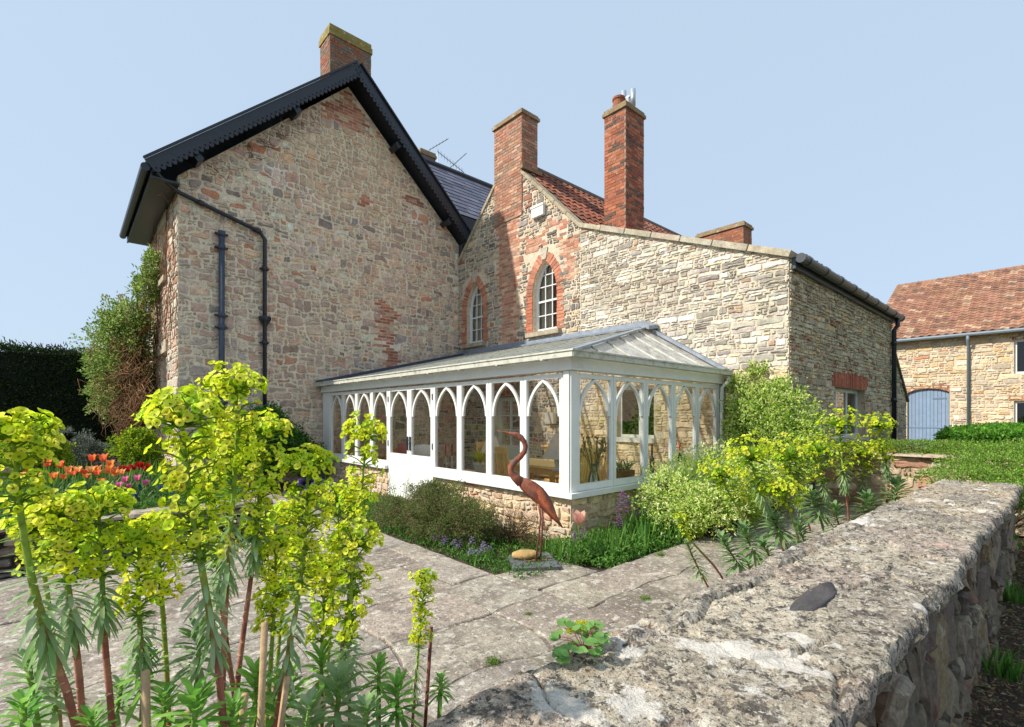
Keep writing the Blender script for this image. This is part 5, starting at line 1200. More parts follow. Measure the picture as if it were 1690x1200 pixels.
LIME = [(5, H(234, 242, 60)), (4, H(243, 246, 96)), (3, H(222, 236, 52)), (2, H(200, 228, 70))]
def frame(d):
    d = Vector(d).normalized(); s = d.cross(Vector((0, 0, 1)))
    if s.length < .05: s = Vector((1, 0, 0))
    s.normalize(); return d, s, s.cross(d)
def cup(b, c, ax, r, rr, col):
    d, s, u = frame(ax); n = 10; V = [c+d*r*.05]; ph = rr.uniform(0, 3.14); lob = rr.uniform(.05, .16)
    for rad, h in ((.3, .10), (.72, .26), (1.0, .52)):
        for i in range(n):
            a = 2*math.pi*i/n; k = rad*(1-lob*abs(math.sin(a))*(rad > .5)); V.append(c+(s*math.cos(a+ph)+u*math.sin(a+ph))*r*k+d*r*(h+.05*math.cos(2*a)*rad))
    o = mixc(col, H(150, 176, 30), .35); ctr = H(168, 160, 34)
    b.add(V, [(0, 1+i, 1+(i+1) % n) for i in range(n)], o)
    b.add(V, [(1+i, 1+n+i, 1+n+(i+1) % n, 1+(i+1) % n) for i in range(n)]+[(1+n+i, 1+2*n+i, 1+2*n+(i+1) % n, 1+n+(i+1) % n) for i in range(n)], col)
    # the little nectary ring in the middle
    V = [c+d*r*.42]; 
    for i in range(6): a = 2*math.pi*i/6; V.append(c+(s*math.cos(a)+u*math.sin(a))*r*.26+d*r*.30)
    b.add(V, [(0, 1+i, 1+(i+1) % 6) for i in range(6)], ctr)
    V = [c+d*r*.45+(s*math.cos(a)+u*math.sin(a))*r*.11 for a in (0, 2.1, 4.2)]+[c+d*r*.52]
    b.add(V, [(0, 1, 3), (1, 2, 3), (2, 0, 3)], H(96, 44, 16))
def eleaf(b, p, d, L, W, col, droop=.6):
    """narrow euphorbia leaf with a raised mid-rib"""
    p = Vector(p); d, s, u = frame(d); V = []; 
    for t, w_ in ((0, .18), (.3, .75), (.62, 1.0), (.86, .72), (1, .08)):
        q = p+d*L*t-Vector((0, 0, 1))*droop*L*t*t*.5; n = u
        V += [q-s*W*.5*w_+n*W*.16*w_, q, q+s*W*.5*w_+n*W*.16*w_]
    b.add(V, [(3*i+k, 3*i+k+1, 3*i+k+4, 3*i+k+3) for i in range(4) for k in (0, 1)], col)
BLUEG = [H(164, 188, 134), H(148, 178, 120), H(180, 200, 154), H(156, 180, 134), H(132, 168, 98)]
FRESH = [H(128, 180, 74), H(142, 192, 84), H(108, 164, 68), H(158, 202, 100)]
def along(path, t):
    Ls = [(path[i+1]-path[i]).length for i in range(len(path)-1)]; s = t*sum(Ls)
    for i, l in enumerate(Ls):
        if s <= l or i == len(Ls)-1: return path[i].lerp(path[i+1], min(1, s/l)), (path[i+1]-path[i]).normalized()
        s -= l
def smooth(path):
    out = [path[0]]
    for i in range(len(path)-1):
        a, b_ = path[i], path[i+1]; out += [a.lerp(b_, .3), a.lerp(b_, .7)]
    return out+[path[-1]]
def euphorbia(name, label, pix, b, y_hb, ros, rad_px, seed, group, cupr=.0145, dens=1.0, nl=70, leafL=.075, zbase=-.05, stemr=.009, low_=.55):
    """pix: image points from tip down to the lowest visible point, all on the vertical plane y=b"""
    rr = random.Random(seed); rad_px *= .98; pix = [(pix[0][0], pix[0][1]+rad_px*low_)]+list(pix[1:]); path = [on_b(x, y, b+rr.uniform(-.015, .015)) for x, y in pix]
    tip = path[0]; scale = (ray(*pix[0])[1] and b/ray(*pix[0])[1])/820      # metres per photo pixel there
    low = path[-1]; dirn = (path[-1]-path[-2]).normalized()
    if low.z > zbase:
        k = (low.z-zbase)/max(.35, -dirn.z); path.append(Vector((low.x+dirn.x*k*.5, low.y+rr.uniform(0, .08), zbase)))
    path = smooth(smooth(path)); base = path[-1]
    t = thing(name, label, 'plant', base, group)
    tot = sum((path[i+1]-path[i]).length for i in range(len(path)-1))
    ztip = tip.z
    def t_at_y(y):                                     # parameter where the stem reaches photo row y
        z = CAM_Z-(y-687)*scale
        best = min(range(101), key=lambda i: abs(along(path, i/100)[0].z-z)); return best/100
    thb = t_at_y(y_hb); r0, r1 = (t_at_y(ros[0]), t_at_y(ros[1])) if ros else (thb, thb)
    gr = H(136, 160, 52); rd = [H(172, 108, 90), H(152, 90, 74), H(180, 122, 98)]
    cols = []
    n = len(path); acc = 0
    for i in range(n-1):
        f_ = acc/tot; acc += (path[i+1]-path[i]).length; cols.append(mixc(gr, rd[i % 3], max(0, min(1, (f_-r0)/max(.02, (r1-r0))))) if ros else mixc(gr, rd[i % 3], max(0, min(1, (f_-thb-.1)*5))))
    m_ = MB(); m_.tube(path, [stemr*(.36+.64*min(1, i/(n*.55))) for i in range(n)], 8, cols=cols)
    for i in range(int(90*(1-r1))):                     # leaf scars
        q, d_ = along(path, r1+(1-r1)*rr.random()*.9); a = rr.uniform(0, 6.28); d_, s_, u_ = frame(d_); o_ = s_*math.cos(a)+u_*math.sin(a)
        m_.obox(q+o_*stemr*.95, o_*.0014, d_*.0016, o_.cross(d_)*.003, H(196, 160, 130))
    m_.build('stem', M['bark'], t, True)
    if ros:
        m_ = MB(); ga = rr.uniform(0, 6)
        for i in range(nl):
            f_ = i/nl; q, d_ = along(path, r0+(r1-r0)*f_*.95); d_ = -d_; d_, s_, u_ = frame(d_); a = ga+i*2.4; o_ = s_*math.cos(a)+u_*math.sin(a)
            up = .5-1.9*f_+rr.uniform(-.35, .25); eleaf(m_, q, o_+Vector((0, 0, up)), leafL*rr.uniform(.75, 1.2)*(1-.25*abs(f_-.4)), leafL*.175*rr.uniform(.75, 1.25), vary(rr, BLUEG[rr.randrange(5)], .15), .5+.5*f_)
        for i in range(int(nl*.25)):
            q, d_ = along(path, thb+(r0-thb)*rr.random()); a = i*2.4; o_ = Vector((math.cos(a), math.sin(a), .3)); eleaf(m_, q, o_, leafL*.75, leafL*.15, vary(rr, H(112, 146, 62), .15), .6)
        m_.build('leaves', M['leaf'], t, True)
    m_ = MB(); R_ = rad_px*scale; hl = thb*tot
    ntop = int(12*dens); nside = int(max(5, 6.5*hl/R_)*dens)
    rays = []
    for i in range(ntop):
        a = i*2.39996+rr.uniform(-.3, .3); e = math.acos(1-(i+.5)/ntop*1.0); rays.append((rr.uniform(0, .05), Vector((math.sin(e)*math.cos(a), math.sin(e)*math.sin(a), math.cos(e)*.72+.12)), R_*rr.uniform(.72, 1.08)))
    for i in range(nside):
        f_ = min(1, max(.1, .14+.86*(i+.5)/nside+rr.uniform(-.05, .05))); a = i*2.39996+1+rr.uniform(-.5, .5); rays.append((f_, Vector((math.cos(a), math.sin(a), .5+rr.uniform(-.35, .35))), R_*rr.uniform(.45, 1.1)*(1-.30*f_)))
    for f_, d_, L in rays:
        q, _ = along(path, thb*f_); d_ = d_.normalized(); e = q+d_*L*.72
        m_.tube([q, q.lerp(e, .5)+Vector((0, 0, .004)), e], [.0022, .0018, .0014], 4, H(150, 180, 50), caps=False)
        col = vary(rr, pick(rr, LIME), .12, .06)
        if rr.random() < .7: eleaf(m_, q, d_+Vector((0, 0, -.2)), L*.55, L*.2, vary(rr, H(128, 164, 44), .15), .5)
        _, s_, u_ = frame(d_); k = rr.choice((2, 3, 4, 5)) if f_ > .1 else rr.choice((4, 5, 5, 6))
        for i in range(k):
            a = 6.28*i/k+rr.uniform(-.5, .5); c = e+(s_*math.cos(a)+u_*math.sin(a))*cupr*rr.uniform(.8, 1.45)+d_*cupr*rr.uniform(.1, 1.6)+Vector((0, 0, cupr*rr.uniform(-.5, .5)))
            m_.tube([e, c], [.0013, .001], 3, H(160, 186, 44), caps=False)
            cup(m_, c, d_*.8+(c-e).normalized()*.6+Vector((0, 0, .3))+Vector((rr.uniform(-.5, .5), rr.uniform(-.5, .5), rr.uniform(-.3, .3))), cupr*rr.choice((.5, .8, .9, 1.0, 1.15)), rr, vary(rr, col, .10, .04))
    m_.build('flower_head', M['petal'], t, True)
    return t
def shoot(name, label, px, py, size_px, b, seed, pal, group, n=46, zbase=-.05, spread=1.0, base_px=None):
    rr = random.Random(seed); c = on_b(px, py, b); sc = b/ray(px, py)[1]/820; R_ = size_px*sc
    base = on_b(*base_px, b) if base_px else Vector((c.x+rr.uniform(-.08, .08), c.y+rr.uniform(.0, .1), zbase))
    low = base
    if base_px: low = base+(base-c).normalized()*(base.z-zbase)/max(.3, -(base-c).normalized().z); low.z = zbase
    t = thing(name, label, 'plant', low, group); m_ = MB(); path = smooth([c, c.lerp(base, .4)+Vector((rr.uniform(-.04, .04), 0, .02)), base]+([low] if base_px else []))
    m_.tube(path, [.005+.004*i/len(path) for i in range(len(path))], 7, cols=[mixc(H(120, 150, 60), H(150, 100, 78), min(1, i/4)) for i in range(len(path))]); m_.build('stem', M['bark'], t, True)
    m_ = MB()
    for i in range(n):
        f_ = i/n; q, d_ = along(path, .0+min(.5, R_*1.3/max(.1, (c-base).length))*f_); a = i*2.4
        eleaf(m_, q, Vector((math.cos(a)*spread, math.sin(a)*spread, 1.5-2.0*f_+rr.uniform(-.2, .2))), R_*rr.uniform(.75, 1.1)*(.75+.5*f_), R_*.21*rr.uniform(.8, 1.15), vary(rr, pal[rr.randrange(len(pal))], .15), .35+.4*f_)
    m_.build('leaves', M['leaf'], t, True); return t

# ================================================================== FOREGROUND EUPHORBIAS (behind the garden wall, left)
GE = 'tall yellow-green euphorbias at the left front'
LS = [
 ('tall lime euphorbia cut by the left edge of the view', [(22, 690), (28, 790), (40, 900), (72, 1040), (137, 1210)], 1.25, 850, (955, 1085), 70, 1.0),
 ('lime euphorbia with a thick brown stem second from the left edge', [(98, 826), (99, 890), (118, 1000), (140, 1205)], 1.4, 955, (965, 1045), 52, .9),
 ('mid-height euphorbia in front of the orange tulips', [(163, 812), (165, 880), (170, 990), (172, 1060), (188, 1210)], 1.45, 955, (950, 1025), 58, 1.0),
 ('short bushy euphorbia with a low dense yellow head', [(232, 868), (226, 950), (232, 1060), (246, 1190)], 1.5, 1010, (1010, 1100), 52, 1.0),
 ('largest euphorbia with a broad lime head and big blue-green collar of leaves', [(300, 652), (304, 740), (318, 860), (345, 1000), (374, 1200)], 1.15, 930, (925, 1095), 82, 1.25),
 ('tallest euphorbia head standing before the black downpipes', [(388, 614), (393, 700), (385, 820), (372, 960), (366, 1190)], 1.3, 800, (825, 965), 56, 1.1),
 ('slim euphorbia with a bare red stem leaning across the paving', [(436, 690), (430, 800), (418, 930), (402, 1040), (388, 1160)], 1.5, 890, (860, 925), 46, 1.0),
 ('euphorbia with a drooping grey leaf collar right of the main clump', [(508, 745), (507, 840), (498, 950), (480, 1060), (452, 1200)], 1.25, 975, (955, 1120), 56, 1.1),
 ('euphorbia whose head stands before the white conservatory doors', [(604, 695), (600, 780), (588, 880), (575, 1000), (558, 1120)], 1.6, 880, (900, 960), 46, .9),
 ('low wide euphorbia at the right end of the front clump', [(588, 868), (580, 960), (578, 1040), (550, 1200)], 1.35, 1050, (1045, 1110), 60, 1.1),
 ('small euphorbia with a thin green stem low in the front clump', [(455, 885), (454, 980), (448, 1080), (440, 1190)], 1.5, 1050, None, 42, .9),
 ('euphorbia half hidden between the two tallest heads', [(352, 720), (352, 800), (356, 900), (372, 1060), (395, 1190)], 1.55, 930, (920, 985), 56, 1.0),
 ('loose euphorbia head low between the grey leaf collars', [(536, 920), (534, 1000), (530, 1100), (522, 1200)], 1.6, 1060, None, 38, .9),
 ('single small thin euphorbia beside a bare red stem', [(700, 945), (697, 1000), (690, 1080), (683, 1160)], 1.2, 1062, (1062, 1150), 25, .8),
 ('euphorbia head filling the gap left of the drooping grey collar', [(478, 832), (474, 920), (462, 1040), (448, 1200)], 1.7, 1000, None, 50, 1.0),
 ('euphorbia head between the wide low one and the door', [(560, 800), (556, 900), (548, 1000), (536, 1160)], 1.75, 980, None, 44, 1.0),
 ('dense yellow head low between the tulip stems and the largest stem', [(262, 858), (262, 920), (268, 1000), (280, 1180)], 1.7, 1000, None, 48, 1.0),
 ('euphorbia low behind the two leftmost stems', [(58, 850), (66, 910), (84, 1010), (100, 1200)], 1.75, 960, None, 46, .9),
]
for i, (lab, pix, b, hb, ros, rad, dn) in enumerate(LS):
    small = lab.startswith('single'); euphorbia('euphorbia', lab, pix, b, hb, ros, rad, 500+i, GE, cupr=.0070 if small else .0092*(1 if b < 1.5 else 1.1), dens=dn*(1.5 if small else 2.4), nl=36 if small else 62, leafL=.03 if small else .052, stemr=.004 if small else .0066)
for i, (x, y, s_, b, pal, lab) in enumerate([
 (322, 1148, 74, 1.12, FRESH, 'bright green leafy euphorbia shoot low in the middle of the front clump'), (240, 1082, 52, 1.5, FRESH, 'fresh green shoot between two red stems'),
 (424, 1110, 66, 1.3, FRESH, 'upright green shoot with long blades right of the main stems'), (655, 1128, 52, 1.15, FRESH, 'dark green shoot at the inner edge of the garden wall'),
 (46, 1090, 62, 1.3, BLUEG, 'grey-green shoot at the lower left edge'), (38, 1160, 56, 1.2, FRESH, 'dark drooping shoot in the lower left corner'),
 (560, 1120, 74, 1.25, BLUEG, 'grey narrow-leaved shoot at the right of the front clump'), (512, 1165, 60, 1.15, BLUEG, 'low blue-green shoot among the cut canes'),
 (605, 1165, 58, 1.12, BLUEG, 'grass-like grey shoot just behind the wall'), (330, 1040, 60, 1.45, BLUEG, 'blue-green shoot behind the largest red stem'), (150, 1185, 50, 1.2, FRESH, 'low green shoot among the left stems'), (270, 1150, 50, 1.3, FRESH, 'pale green shoot left of the bright middle shoot'), (385, 1165, 56, 1.15, FRESH, 'broad-bladed shoot at the foot of the two red stems'), (470, 1120, 60, 1.4, FRESH, 'green shoot under the drooping grey collar'), (90, 1120, 56, 1.5, BLUEG, 'grey shoot between the two leftmost stems'), (570, 1060, 44, 1.6, BLUEG, 'small grey shoot below the low wide head'), (200, 1130, 46, 1.55, BLUEG, 'blue-grey shoot under the mid-height euphorbia'), (625, 1095, 40, 1.3, FRESH, 'slim shoot at the right edge of the front clump'), (530, 1080, 50, 1.55, FRESH, 'taller green shoot behind the leaning cane'), (728, 1120, 26, 1.1, FRESH, 'tiny green shoot next to the thin euphorbia')]):
    shoot('euphorbia_shoot', lab, x, y, s_*.86, b, 700+i, pal, 'leafy euphorbia shoots at the front', n=44)
rr = random.Random(55)
for i, (x0, y0, x1, y1, lab) in enumerate([(437, 1028, 432, 1195, 'tallest pale cut cane in the front clump'), (474, 1118, 462, 1200, 'short tan cut cane beside the grey shoot'), (405, 1145, 398, 1200, 'stubby cut cane below the green shoot'), (528, 1150, 500, 1210, 'leaning cut cane near the wall'), (240, 1108, 240, 1200, 'grey cut cane under the short bushy head'), (712, 1035, 704, 1150, 'bare dark red stem beside the small thin euphorbia'), (368, 1165, 372, 1200, 'low cut cane between the red stems'), (310, 1175, 306, 1205, 'broken stub left of the bright shoot')]):
    a = on_b(x0, y0, 1.18 if i != 5 else 1.2); e = on_b(x1, y1, 1.18 if i != 5 else 1.2); e = e+(e-a).normalized()*max(0, (e.z+.05)); e.z = max(-.06, min(e.z, -.02)); b = MB()
    b.tube([a, a.lerp(e, .3)+Vector((rr.uniform(-.004, .004), 0, 0)), e], .0075 if i != 5 else .005, 8, H(176, 146, 110) if i != 5 else H(112, 62, 50)); tag(recenter(b.build('cut_cane', M['bark'], None, True), e), lab, 'stem', 'cut canes in the front clump')

# ================================================================== RIGHT-HAND EUPHORBIAS (between wall and extension)
GR = 'euphorbias behind the right-hand garden wall'
for i, (lab, pix, b, hb, ros, rad, zb) in enumerate([
 ('tall euphorbia with a full lime head in front of the side window', [(1385, 688), (1388, 740), (1392, 790), (1402, 850)], 1.9, 790, (772, 812), 48, -.05),
 ('slender euphorbia nearest the black downpipe', [(1450, 694), (1455, 740), (1468, 785), (1464, 830)], 1.7, 768, (762, 792), 32, -.05),
 ('euphorbia head just left of the tall lime one', [(1348, 732), (1352, 770), (1366, 825), (1380, 860)], 2.3, 800, (795, 826), 48, -.05),
 ('euphorbia with a wide yellow head beside the variegated bush', [(1302, 738), (1304, 785), (1322, 840), (1340, 875)], 2.2, 812, (812, 850), 56, -.05),
 ('leftmost large euphorbia on the right, leaning over the paving', [(1240, 740), (1246, 790), (1275, 850), (1292, 900)], 2.0, 826, (800, 850), 58, -.05),
 ('euphorbia sprawling in front of the pale variegated shrub', [(1190, 770), (1200, 810), (1225, 850), (1240, 890)], 2.5, 838, None, 52, -.05),
 ('low euphorbia between the tall lime one and the downpipe', [(1424, 738), (1424, 770), (1424, 815), (1418, 850)], 2.1, 790, (788, 815), 38, -.05),
 ('yellow euphorbia low under the side window', [(1290, 800), (1296, 825), (1310, 860), (1318, 890)], 1.8, 850, None, 44, -.05)]):
    euphorbia('euphorbia', lab, pix, b, hb, ros, rad, 800+i, GR, cupr=.0165, dens=3.4, nl=80, leafL=.10, low_=.3, zbase=zb, stemr=.013)
euphorbia('euphorbia', 'thin drooping euphorbia with one small yellow head over the paving', [(1122, 848), (1128, 880), (1152, 905), (1195, 952)], 1.75, 900, None, 15, 820, GR, cupr=.007, dens=.9, stemr=.008)
for i, (x, y, s_, b, bx, by, lab) in enumerate([(1190, 888, 30, 1.7, 1218, 930, 'dark green rosette on a bare leaning stem, leftmost by the wall'), (1226, 872, 30, 1.8, 1250, 925, 'whorled green rosette second from the left by the wall'), (1254, 898, 28, 1.5, 1275, 930, 'small rosette close to the wall edge'), (1272, 856, 32, 2.0, 1300, 905, 'large rosette leaning under the yellow heads'), (1316, 868, 28, 1.7, 1330, 900, 'rosette in the gap between two pink stems'), (1336, 815, 30, 1.8, 1358, 870, 'long-leaved rosette bending right below the wide yellow head'), (1482, 800, 34, 1.6, 1478, 828, 'grey-green rosette next to the low stone wall'), (1432, 822, 32, 1.6, 1432, 850, 'leafy rosette between the two upright euphorbias'), (1376, 838, 28, 1.6, 1384, 866, 'small rosette under the tall lime head'), (1130, 895, 18, 1.9, 1142, 918, 'tiny drooping rosette on the paving edge'), (1500, 785, 24, 1.8, 1496, 812, 'rosette furthest right against the low wall'), (1232, 930, 20, 1.35, 1240, 950, 'little green tuft at the inner foot of the wall')]):
    shoot('euphorbia_shoot', lab, x, y, s_*.92, b, 830+i, [H(128, 160, 100), H(112, 148, 90), H(142, 170, 112), H(100, 138, 76)], 'rosettes behind the right-hand wall', n=70, spread=1.1, base_px=(bx, by))

# ================================================================== SHRUBS
VAR = [(4, H(240, 246, 168)), (4, H(224, 238, 128)), (3, H(188, 218, 96)), (1.5, H(128, 170, 72)), (2, H(242, 242, 196))]
shrub('variegated_shrub', 'low spreading cream and green variegated shrub in front of the right panes', 'shrub', (6.2, 3.3, -.03),
      [((5.7, 3.3, .50), (.50, .42, .42)), ((6.3, 3.25, .55), (.62, .45, .50)), ((6.9, 3.2, .55), (.55, .45, .48)), ((7.4, 3.0, .5), (.5, .4, .45)), ((6.0, 3.0, .35), (.6, .4, .3))], 26000, .044, .022, VAR, 901, nz=.65, twigs=60, fs=4.5)
shrub('golden_shrub', 'yellow-green shrub at the front of the pale variegated one', 'shrub', (5.9, 2.95, -.03), [((5.75, 3.06, .22), (.24, .22, .20)), ((6.15, 2.95, .30), (.36, .22, .24)), ((6.6, 2.85, .28), (.35, .25, .25)), ((6.4, 3.0, .5), (.3, .2, .2))], 9000, .035, .022, [(4, H(172, 198, 60)), (3, H(150, 182, 60)), (2, H(196, 210, 90))], 902, nz=.4)
VAR2 = [(3, H(228, 236, 140)), (3, H(196, 218, 100)), (3, H(148, 186, 74)), (2.4, H(84, 122, 50)), (1.5, H(226, 228, 172))]
shrub('wall_shrub', 'tall variegated evergreen climbing the corner between glass and stone wall', 'shrub', (8.2, 3.15, -.05),
      [((8.1, 3.2, 1.15), (.36, .52, .62)), ((8.25, 2.9, 1.45), (.3, .5, .52)), ((8.2, 3.45, 1.55), (.26, .32, .45)), ((8.25, 2.75, 1.0), (.34, .45, .55)), ((8.1, 3.3, .6), (.36, .5, .5)), ((8.36, 3.22, 2.05), (.09, .13, .30)), ((8.38, 3.42, 2.25), (.06, .09, .14)), ((8.36, 3.65, 2.05), (.08, .18, .16)), ((8.3, 2.95, 1.9), (.12, .2, .2))], 30000, .050, .028, VAR2, 903, nz=.7, twigs=60, fs=4.5)
shrub('heathy_shrub', 'wiry brown-green low shrub beside the path in front of the stone plinth', 'shrub', (3.5, 5.3, -.05),
      [((3.5, 5.8, .22), (.42, .45, .32)), ((3.55, 5.25, .27), (.46, .5, .36)), ((3.6, 4.8, .20), (.38, .4, .28)), ((3.45, 6.3, .14), (.32, .4, .22)), ((3.6, 5.5, .50), (.16, .24, .17))], 60000, .028, .012, [(4, H(108, 122, 64)), (3, H(88, 104, 56)), (1.6, H(140, 112, 88)), (1.2, H(166, 134, 112)), (3.5, H(118, 146, 70))], 904, nz=.6, twigs=220, twigcol=H(112, 88, 64), tr=.003, rnd=1.0)
shrub('dry_shrub', 'thin bare-twigged shrub with brownish leaves under the crane', 'shrub', (4.0, 4.5, -.05), [((3.95, 4.55, .25), (.25, .35, .26)), ((4.05, 4.15, .15), (.2, .25, .2))], 3400, .020, .010, [(3, H(150, 128, 92)), (2, H(112, 110, 70)), (2, H(128, 96, 76))], 905, twigs=120, tr=.0025)
shrub('laurel_shrub', 'glossy dark green shrub at the foot of the stone gable', 'shrub', (3.2, 11.2, .1), [((3.0, 11.2, .95), (.55, .4, .55)), ((3.5, 11.2, .85), (.55, .4, .5)), ((3.2, 11.25, 1.35), (.4, .3, .4)), ((4.0, 11.25, .55), (.4, .35, .4)), ((2.6, 11.2, .8), (.4, .4, .5))], 14000, .075, .035, [(4, H(70, 128, 44)), (3, H(52, 104, 38)), (2, H(96, 156, 58)), (1, H(40, 80, 32))], 906, nz=.4)
# big climber on the sunlit left wall
cl = shrub('honeysuckle_climber', 'huge tangled climbing shrub with green leaves and brown twigs on the left house corner', 'climber', (1.2, 15.2, .4),
      [((1.0, 15.0, 2.9), (.66, .95, .95)), ((1.05, 14.6, 3.6), (.5, .8, .55)), ((1.38, 14.2, 4.4), (.26, .5, .55)), ((.95, 15.4, 2.2), (.55, 1.0, .8)), ((1.48, 13.9, 4.95), (.16, .35, .35))], 30000, .070, .038, [(4, H(158, 182, 92)), (3, H(122, 156, 66)), (2, H(192, 206, 130)), (2, H(92, 124, 54)), (.7, H(150, 126, 84))], 907, nz=.7, twigs=120, twigcol=H(128, 92, 60), tr=.009, inner=.35, fs=3)
b = MB(); rr = random.Random(90)
for i in range(420):
    c = Vector((rr.gauss(1.15, .22), rr.gauss(14.3, .5), rr.gauss(2.3, .6))); P = [c]
    for k in range(5): P.append(P[-1]+Vector((rr.uniform(-.16, .12), rr.uniform(-.2, .16), rr.uniform(-.22, .08))))
    b.tube(P, [.009, .008, .007, .006, .005, .003], 4, vary(rr, H(136, 100, 66), .35), caps=False)
b.build('tangled_twigs', M['bark'], cl, True)
# clipped dark hedge behind
hd = thing('yew_hedge', 'tall dark clipped hedge at the far left', 'hedge', (-6, 17.6, 0)); rs = np.random.RandomState(3); n = 60000
P = np.stack([rs.uniform(-16, 1.9, n), 16.9+np.abs(rs.normal(0, .06, n)), rs.uniform(.2, 3.12, n)], 1); k = rs.rand(n) < .3
P[k, 1] = rs.uniform(16.9, 18.2, k.sum()); P[k, 2] = 3.1+np.abs(rs.normal(0, .09, k.sum()))*1.0-.04+np.array([.09*noise.noise((q*1.3, 3, 1)) for q in P[k, 0]]); P[:, 1] += np.array([.12*noise.noise((p[0]*1.2, p[2]*1.2, 0)) for p in P])
D_ = unit(rs.normal(size=(n, 3))*.7+np.where(k[:, None], [0, 0, 1.0], [0, -1.0, .3]))
leaf_cloud('foliage', P, D_, .10*rs.uniform(.6, 1.3, n), .035, pal_cols([(4, H(46, 66, 32)), (3, H(58, 80, 36)), (2, H(36, 52, 28)), (1, H(84, 96, 48))], n, rs), M['needle'], hd, rs)
b = MB(); b.box((-16, 17.0, 0), (1.9, 18.2, 3.05), H(26, 34, 20)); b.build('filler_core', M['needle'], hd)  # dark filler box added inside the leaves so nothing shows through
# bed at the left: silver bush and two euphorbias by the wall
shrub('silver_shrub', 'grey-leaved shrub between two lime euphorbias in the back of the raised bed', 'shrub', (.05, 12.2, .4), [((.05, 12.2, .85), (.5, .45, .42)), ((.45, 12.0, .7), (.35, .35, .3))], 6000, .06, .02, [(3, H(120, 128, 116)), (2, H(84, 96, 78)), (1, H(150, 156, 140))], 911)
for i, (x, y, r_, lab) in enumerate([(-.35, 11.2, .42, 'round lime euphorbia at the back left of the raised bed'), (.92, 10.6, .36, 'upright lime euphorbia by the house corner in the raised bed')]):
    shrub('euphorbia_bush', lab, 'plant', (x, y, .4), [((x, y, .92+.05*i), (r_, r_, r_*.8)), ((x+.1, y, .70), (r_*.9, r_*.9, r_*.7)), ((x+.02, y, 1.15), (r_*.6, r_*.6, r_*.4))], 6500, .045, .035, [(4, H(172, 190, 40)), (3, H(140, 166, 40)), (2, H(96, 130, 44))], 920+i, mat='petal', group='lime euphorbias at the back of the bed', nz=.5)
# hedges at the right
bx = thing('box_hedge', 'bright green clipped box hedge in front of the barn', 'hedge', (14, 0, 0)); n = 40000; rs = np.random.RandomState(8)
P = np.stack([rs.uniform(11.5, 20, n), rs.uniform(-3.5, 1.5, n), 1.22+rs.normal(0, .03, n)], 1); k = rs.rand(n) < .35; P[k, 0] = 11.5+rs.normal(0, .04, k.sum()); P[k, 2] = rs.uniform(.0, 1.22, k.sum())
k2 = (~k) & (rs.rand(n) < .2); P[k2, 1] = 1.5+rs.normal(0, .04, k2.sum()); P[k2, 2] = rs.uniform(0, 1.22, k2.sum())
P[:, 2] += np.array([.05*noise.noise((p[0]*1.6, p[1]*1.6, 0)) for p in P])
leaf_cloud('foliage', P, unit(rs.normal(size=(n, 3))*.8+[-.4, 0, .8]), .065*rs.uniform(.6, 1.3, n), .04, pal_cols([(4, H(104, 158, 44)), (3, H(84, 136, 40)), (2, H(128, 178, 60)), (1, H(60, 104, 34))], n, rs), M['leaf'], bx, rs)
b = MB(); b.box((11.55, -3.5, 0), (20, 1.45, 1.18), H(60, 90, 32)); b.build('filler_core', M['needle'], bx)  # solid green filler box added under the clipped leaves
COT = [(4, H(120, 160, 56)), (3, H(140, 178, 70)), (3, H(94, 130, 46)), (1.5, H(160, 190, 90)), (1, H(118, 104, 60))]
shrub('cotoneaster', 'creeping small-leaved green shrub spilling over the far end of the garden wall', 'shrub', (8.0, .6, .1),
      [((7.6, .55, .80), (.75, .62, .13)), ((8.4, .4, .86), (.9, .75, .2)), ((9.2, .2, .92), (.8, .9, .25)), ((8.2, -.2, .75), (.9, .6, .3)), ((10.0, -.2, .98), (1.0, 1.0, .25)), ((7.2, .25, .70), (.45, .35, .14))], 36000, .030, .018, COT, 930, nz=.5, twigs=60, tr=.004, up=.8)
shrub('cotoneaster', 'low creeping green shrub on top of the low wall below the blue barn door', 'shrub', (9.7, 1.9, .9), [((9.75, 2.3, .97), (.3, .45, .09)), ((9.8, 1.6, 1.0), (.35, .5, .12)), ((9.8, .9, 1.0), (.4, .5, .14)), ((10.3, 1.6, 1.0), (.5, .9, .12))], 12000, .030, .018, COT, 931, nz=.5, twigs=30, tr=.004, up=.8)

# ================================================================== FLOWERS AND GROUND COVER
def grass(name, label, cat, pts, n, L, W, pal, seed, droop=1.0, lean=.7, kind=None, parent=None):
    rr = random.Random(seed); m_ = MB()
    for i in range(n):
        q = pts(rr); a = rr.uniform(0, 6.28); strap(m_, q, Vector((math.cos(a)*lean*rr.random(), math.sin(a)*lean*rr.random(), 1)), L*rr.uniform(.5, 1.15), W*rr.uniform(.7, 1.2), vary(rr, pal[rr.randrange(len(pal))], .2), droop*rr.uniform(.4, 1.5), 5)
    o = m_.build(name, M['leaf'], parent, True)
    if kind: struct(o, kind)
    elif label: tag(recenter(o, pts(rr)), label, cat)
    return o
GRN = [H(84, 132, 48), H(104, 152, 60), H(70, 112, 44), H(124, 164, 76)]
grass('bed_greenery', None, None, lambda r: Vector((r.uniform(-6, 1.85), r.uniform(6.95, 11.8), .38)), 5200, .24, .012, GRN+[H(96, 120, 70)], 1, 1.3, 1.2, 'stuff')
rs = np.random.RandomState(21); n = 32000
P = np.stack([rs.uniform(-6, 1.88, n), 6.95+4.9*rs.rand(n)**1.3, .40+.14*rs.rand(n)**2], 1)
